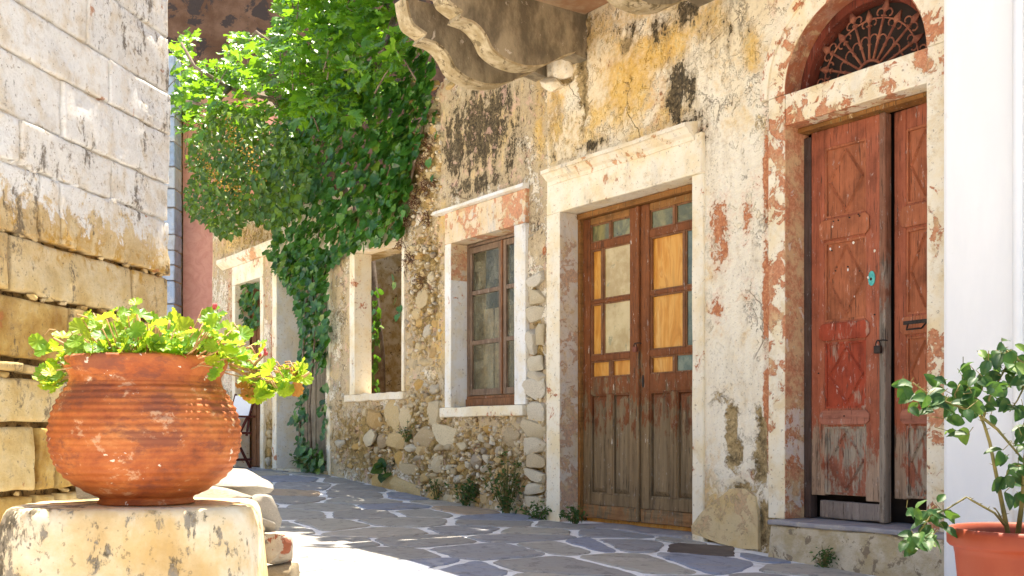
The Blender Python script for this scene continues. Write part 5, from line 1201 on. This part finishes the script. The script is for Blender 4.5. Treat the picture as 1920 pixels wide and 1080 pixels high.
for (x, y, n, sd) in clus:
    dY = 0 if (x < 130 or x > 440) else None
    for k in range(int(n*1.3)):
        Y = PY+(r_.uniform(-.06, .05) if dY == 0 else r_.uniform(-.19, .16))
        p = pxY(x, y, Y)+Vector((r_.gauss(0, sd), 0, r_.gauss(0, sd*.8)))
        if p.z < .86 and math.hypot(p.x-PX, p.y-PY) < .215: p.z = .87+r_.random()*.02
        items.append((p-Vector((0, 0, 0)), leaf_rot(Vector((r_.gauss(0, .4), -.45, .75)), (p.x-PX+r_.gauss(0, .15), p.y-PY-.1, -.15), .38, r_), r_.uniform(.032, .064)))
        b0 = Vector((PX+(p.x-PX)*.55, PY+(p.y-PY)*.6, .82)) if abs(p.x-PX) < .27 else p+Vector((-.03 if p.x > PX else .03, .01, .02))
        m = (b0+p)/2+Vector((0, 0, .012)); stems.tube([b0-go, m-go, p-go], [.0028, .0022, .0016], 5)
for (x, y) in [(408, 640), (447, 720), (545, 690), (470, 725), (270, 660), (300, 660), (560, 715)]:
    p = pxY(x, y, PY-.05); o = link('leaf', leafM['dry'][r_.randrange(2)], ger, p-go, leaf_rot((0, -.8, .5), (.2, 0, -1), .5, r_).to_euler(), (.042,)*3); o['label'] = 'withered orange brown leaf'
for P in [[(430, 682), (470, 695), (505, 706), (545, 712)], [(432, 690), (480, 712), (530, 722)], [(300, 680), (270, 640), (258, 590)], [(250, 690), (200, 640), (180, 600), (145, 590)], [(370, 690), (385, 640), (400, 600), (402, 580)], [(470, 700), (480, 680), (495, 665)], [(160, 670), (120, 645), (100, 634)], [(300, 650), (315, 625), (318, 600)], [(545, 712), (570, 706), (580, 698)]]:
    stems.tube([pxY(x, y, PY-.02)-go for x, y in P], [.0052-.0008*i for i in range(len(P))], 6)
plant_leaves(ger, items, 'ger', 300)
link('stem', stems.mesh('stem', M['stemred'], True), ger)
for (x, y) in [(403, 577), (357, 625), (497, 664)]:
    g = G()
    for k in range(5):
        p = pxY(x+r_.gauss(0, 3), y+r_.gauss(0, 3), PY-.02)-go; g.tube([p, p+Vector((0, 0, .006)), p+Vector((0, 0, .012))], [.002, .0045, .001], 6)
    link('flower_bud', g.mesh('flower_bud', M['bud'], True), ger)
# --- rose in its pot
RX, RY = 1.452, 3.0; rg = groundXY(RX, RY)
t = thing('flower_pot', 'smooth orange terracotta pot holding the rose bush, right foreground', 'pot', (RX, RY, rg))
hh = .3875-rg; g = G()
g.lathe([(.0, 0), (.145, 0), (.15, .01), (.192, hh-.075), (.196, hh-.055), (.207, hh-.052), (.213, hh-.045), (.214, hh-.012), (.209, hh-.002), (.203, hh), (.195, hh-.004), (.190, hh-.02), (.187, hh-.06)], 72, cap=False); link('pot_body', g.mesh('pot_body', M['potnew'], True), t)
g = G(); g.lathe([(0, hh-.04), (.1, hh-.042), (.189, hh-.048)], 32, cap=False); link('soil', g.mesh('soil', M['soil'], True), t)
rose = thing('rose_bush', 'rose bush with glossy dark leaves and thorny stems in the orange pot', 'plant', (RX, RY, .35)); ro = Vector(rose.location)
paths = [([(1890, 1000), (1880, 950), (1868, 890), (1856, 830), (1845, 795), (1835, 775)], .0072), ([(1835, 775), (1805, 765), (1770, 752), (1735, 735), (1712, 718)], .0042), ([(1842, 790), (1855, 745), (1880, 700), (1893, 670), (1880, 645)], .004), ([(1908, 1005), (1918, 930), (1922, 860), (1935, 770), (1942, 690)], .0075), ([(1838, 780), (1870, 805), (1898, 838), (1925, 870)], .0048), ([(1884, 985), (1865, 962), (1822, 938), (1812, 932), (1775, 955), (1745, 967), (1722, 1000)], .0038), ([(1884, 985), (1872, 962), (1865, 952)], .003), ([(1925, 715), (1908, 750), (1893, 772)], .003), ([(1935, 690), (1905, 672), (1885, 655)], .004), ([(1800, 765), (1790, 740), (1800, 720)], .003)]
for P, r0 in paths:
    g = G(); pts = [pxY(x, y, RY+.02*math.sin(i*1.3+r0*900))-ro for i, (x, y) in enumerate(P)]
    g.tube(pts, [r0*(1-.55*i/(len(P)-1)) for i in range(len(P))], 8)
    for i in range(len(pts)-1):
        for q in (.3, .7):
            p = pts[i].lerp(pts[i+1], q); d = Vector((r_.gauss(0, 1), r_.gauss(0, .5), .4)).normalized(); g.tube([p, p+d*(r0+.007)], [.0022, .0003], 5)
    link('stem', g.mesh('stem', M['twig'], True), rose)
items = []
for (x, y, n, sd) in [(1700, 720, 5, 13), (1722, 745, 7, 15), (1752, 750, 10, 16), (1782, 745, 12, 18), (1808, 742, 12, 18), (1830, 760, 10, 18), (1850, 735, 10, 18), (1822, 700, 7, 14), (1845, 685, 8, 16), (1868, 668, 9, 15), (1888, 650, 8, 12), (1900, 685, 10, 18), (1890, 715, 9, 18), (1860, 700, 6, 16), (1905, 760, 8, 16), (1775, 795, 4, 10), (1798, 800, 3, 8), (1815, 810, 3, 8), (1900, 840, 9, 16), (1912, 870, 9, 14), (1885, 895, 7, 12), (1905, 905, 7, 14), (1757, 952, 5, 10), (1735, 970, 8, 12), (1712, 965, 5, 12), (1725, 1000, 8, 12), (1700, 1015, 4, 8), (1750, 1005, 5, 8), (1755, 985, 3, 8), (1918, 800, 6, 14), (1940, 720, 10, 20)]:
    for k in range(max(2, int(n*.95))):
        p = pxY(x+r_.gauss(0, sd), y+r_.gauss(0, sd*.8), RY+r_.gauss(0, .05))
        items.append((p, leaf_rot(Vector((-.1, -.6, .65)), (r_.gauss(0, .7), -.2, -.5+r_.gauss(0, .4)), .4, r_), r_.uniform(.034, .056)))
plant_leaves(rose, items, 'rose', 300)
g = G()
for (p, rm, s_) in items[::2]:
    g.tube([p-ro, p-ro+Vector((r_.gauss(0, .015), 0, r_.uniform(.0, .03)))], .0011, 4)
o = link('leaf_stalk', g.mesh('leaf_stalk', M['twig']), rose); o['kind'] = 'stuff'

# ================================================================== weeds at the foot of the walls
def weed(x, y, hpx, wpx, n, label, w=.08, size=(.024, .044), kind='weed', lim=0):
    u, z = px(x, y, w); b0 = FW(u, w, ground(u) if z < ground(u)+.12 else z)
    o = thing('weed', label, 'weed', b0, 0, 'weeds growing along the wall base')
    sc = px(x, y-100, w)[1]-z; H_ = hpx*sc/100; Wd = wpx*sc/100/2; st = G(); it = []
    for k in range(max(6, n//5)):
        a = r_.uniform(-1, 1); tip = Vector((a*Wd*1.0, r_.uniform(-.5, .3)*Wd, H_*r_.uniform(.55, 1.0)*(1-.35*abs(a))))
        mid_ = tip*.5+Vector((0, 0, .02)); st.tube([(a*.01, 0, 0), mid_, tip], [.004, .003, .0015], 5)
        for q in range(9):
            tt = r_.uniform(.1, 1.02); p = (mid_*(2*tt) if tt < .5 else mid_.lerp(tip, 2*tt-1))+Vector((r_.gauss(0, .018), r_.gauss(0, .018), r_.gauss(0, .012)))
            it.append((b0+p, leaf_rot(Vector((-.2, -.5, .7)), (r_.gauss(0, 1), -.4, -.2), .5, r_), r_.uniform(*size)))
    link('stem', st.mesh('stem', M['twig']), o); plant_leaves(o, it, kind, lim, 'foliage')
weed(872, 950, 70, 80, 110, 'dark bushy weed against the rubble, left of the tall ragged one', .08)
weed(950, 968, 140, 90, 150, 'tall ragged weed with pale flowers against rubble under the wooden window', .10)
weed(1005, 972, 40, 70, 60, 'low weed at the foot of the white door jamb', .10)
weed(1078, 972, 45, 50, 60, 'dark weed in the corner of the glazed door sill', .07)
weed(1545, 1055, 48, 44, 60, 'small blue green weed growing before the arched door step', .16, (.014, .028))
weed(765, 830, 50, 40, 50, 'small weed rooted high between the rubble stones', .03, (.015, .03))
weed(590, 880, 60, 90, 60, 'dark weed on the sill of the ivy-hung plank door', .05, (.04, .07))
weed(820, 935, 60, 40, 45, 'thin yellowing weed low on the rubble wall', .05, (.015, .03))
u, z = px(712, 878, .08); o = thing('weed', 'broad dark leafed plant sprouting low from the rubble wall', 'weed', FW(u, .04, z), 0, 'weeds growing along the wall base')
for k in range(9):
    p = Vector((r_.gauss(0, .06), r_.gauss(-.04, .02), r_.gauss(0, .045))); link('leaf', with_mat(leafM['ivy'][0], M['weed']) if k == 0 else lf_.data, o, p, leaf_rot((-.5, -.6, .4), (r_.gauss(0, .6), -.3, -.6), .35, r_).to_euler(), (r_.uniform(.07, .12),)*3); lf_ = o.children[0]
# dried ivy roots
ROOTL = ['large tuft of dried red brown roots at the ivy edge beside the window cornice', 'thick dried root tuft just right of the largest one', 'dried root tuft at the ivy edge below the largest one', 'dark dried root tuft at the bottom edge of the ivy, above the empty window', 'dried root tuft above the largest one beside the ivy', 'dried root tuft between the ivy and the left end of the wooden window cornice', 'lone dried root tuft on the pink plaster right of the empty window', 'dried root tuft between the empty window top and the wooden window cornice', 'small dried root tuft highest but one beside the ivy', 'small dried root tuft on the upper right jamb of the empty window', 'topmost small dried root tuft under the balcony corbel']
for i, (x, y, n) in enumerate([(778, 380, 60), (795, 350, 50), (762, 410, 50), (752, 455, 50), (790, 310, 40), (800, 410, 40), (790, 525, 45), (770, 480, 40), (808, 345, 30), (755, 500, 20), (800, 270, 30)]):
    u, z = px(x, y, .03); c0 = FW(u, .03, z); g = G()
    for k in range(n):
        p = Vector((r_.gauss(0, .025), r_.gauss(0, .025), r_.gauss(0, .04))); q = p+Vector((r_.gauss(0, .02), r_.gauss(-.012, .02), r_.gauss(0, .02))); s_ = q+Vector((r_.gauss(0, .015), r_.gauss(0, .015), r_.gauss(-.005, .015)))
        g.tube([p, q, s_], .0026, 4, False)
    o = link('dried_root', g.mesh('dried_root', M['root']), None, c0); o['label'] = ROOTL[i]; o['category'] = 'dead plant'; o['group'] = 'dried ivy root tufts on the wall'

# ================================================================== small things
u0, z0 = px(721, 735, -.12); t = thing('stone_block', 'rough grey block standing on the sill of the empty window', 'block', FW((U(721)+U(762))/2+.05, -.20, w2b), ROT)
g = G(); g.box((-.12, -.09, .003), (.16, .09, .165)); link('block', roughen(bevel(g.mesh('block', M['block']), .014, 2), .006, 8, 3, .06), t)
# folding chair with white canvas
cp = FW(U(470), .30, 0); cp.z = ground(U(470))
t = thing('chair', 'dark wooden folding chair with white canvas seat and back by the far doorway', 'chair', cp, ROT+R(8))
# local: x along the wall, y into the wall; the sitter looks out to the street (-y)
for s_ in (-1, 1):
    x = s_*.24
    g = G(); g.tube([(x, -.20, .0), (x, .14, .62)], .018, 6); link('leg', g.mesh('leg', M['chairwood']), t)
    g = G(); g.tube([(x*.9, .20, .0), (x*.9, -.14, .62)], .018, 6); link('leg', g.mesh('leg', M['chairwood']), t)
    g = G(); g.box((x-.03, -.24, .62), (x+.03, .24, .645)); link('armrest', bevel(g.mesh('armrest', M['chairwood']), .006), t)
    g = G(); g.tube([(x, .13, .40), (x, .17, .64), (x, .25, .92)], .016, 6); link('back_post', g.mesh('back_post', M['chairwood']), t)
    g = G(); g.box((x-.015, -.21, .42), (x+.015, .19, .45)); g.box((x-.014, -.2, .10), (x+.014, .2, .13)); link('side_rail', g.mesh('side_rail', M['chairwood']), t)
g = G(); g.box((-.24, -.19, .445), (.24, .17, .455)); link('seat', g.mesh('seat', M['fabric']), t)
g = G(); g.prism([(.16, .62), (.172, .62), (.248, .90), (.236, .90)], 0, -.24, .24); link('backrest', g.mesh('backrest', M['fabric']), t)
# padlocks
def padlock(p, label, s_=1.0, mat=M['blackiron']):
    t = thing('padlock', label, 'padlock', p, ROT, 'old padlocks on the doors')
    g = G(); g.box((-.020*s_, -.010*s_, -.040*s_), (.020*s_, .010*s_, .0)); link('lock_body', bevel(g.mesh('lock_body', mat), .005), t)
    g = G(); g.tube([(.013*s_*math.cos(a), 0, .001+.026*s_*math.sin(a)) for a in np.linspace(0, math.pi, 10)], .0035*s_, 6); link('shackle', g.mesh('shackle', M['blackiron'], True), t)
    g = G(); g.tube([(.004, -.004, .024*s_), (.03, .004, .026*s_), (.055, .012, .022*s_)], .004*s_, 6); link('hasp', g.mesh('hasp', M['blackiron']), t)
u, z = px(1191, 650, D2+.032); padlock(FW(u, D2+.034, z), 'small rusty padlock closing the glazed double door', .95, M['iron'])
u, z = px(1647, 648, LW+.03); padlock(FW(u, LW+.034, z), 'black padlock and chain ring holding the arched red door shut', 1.1)
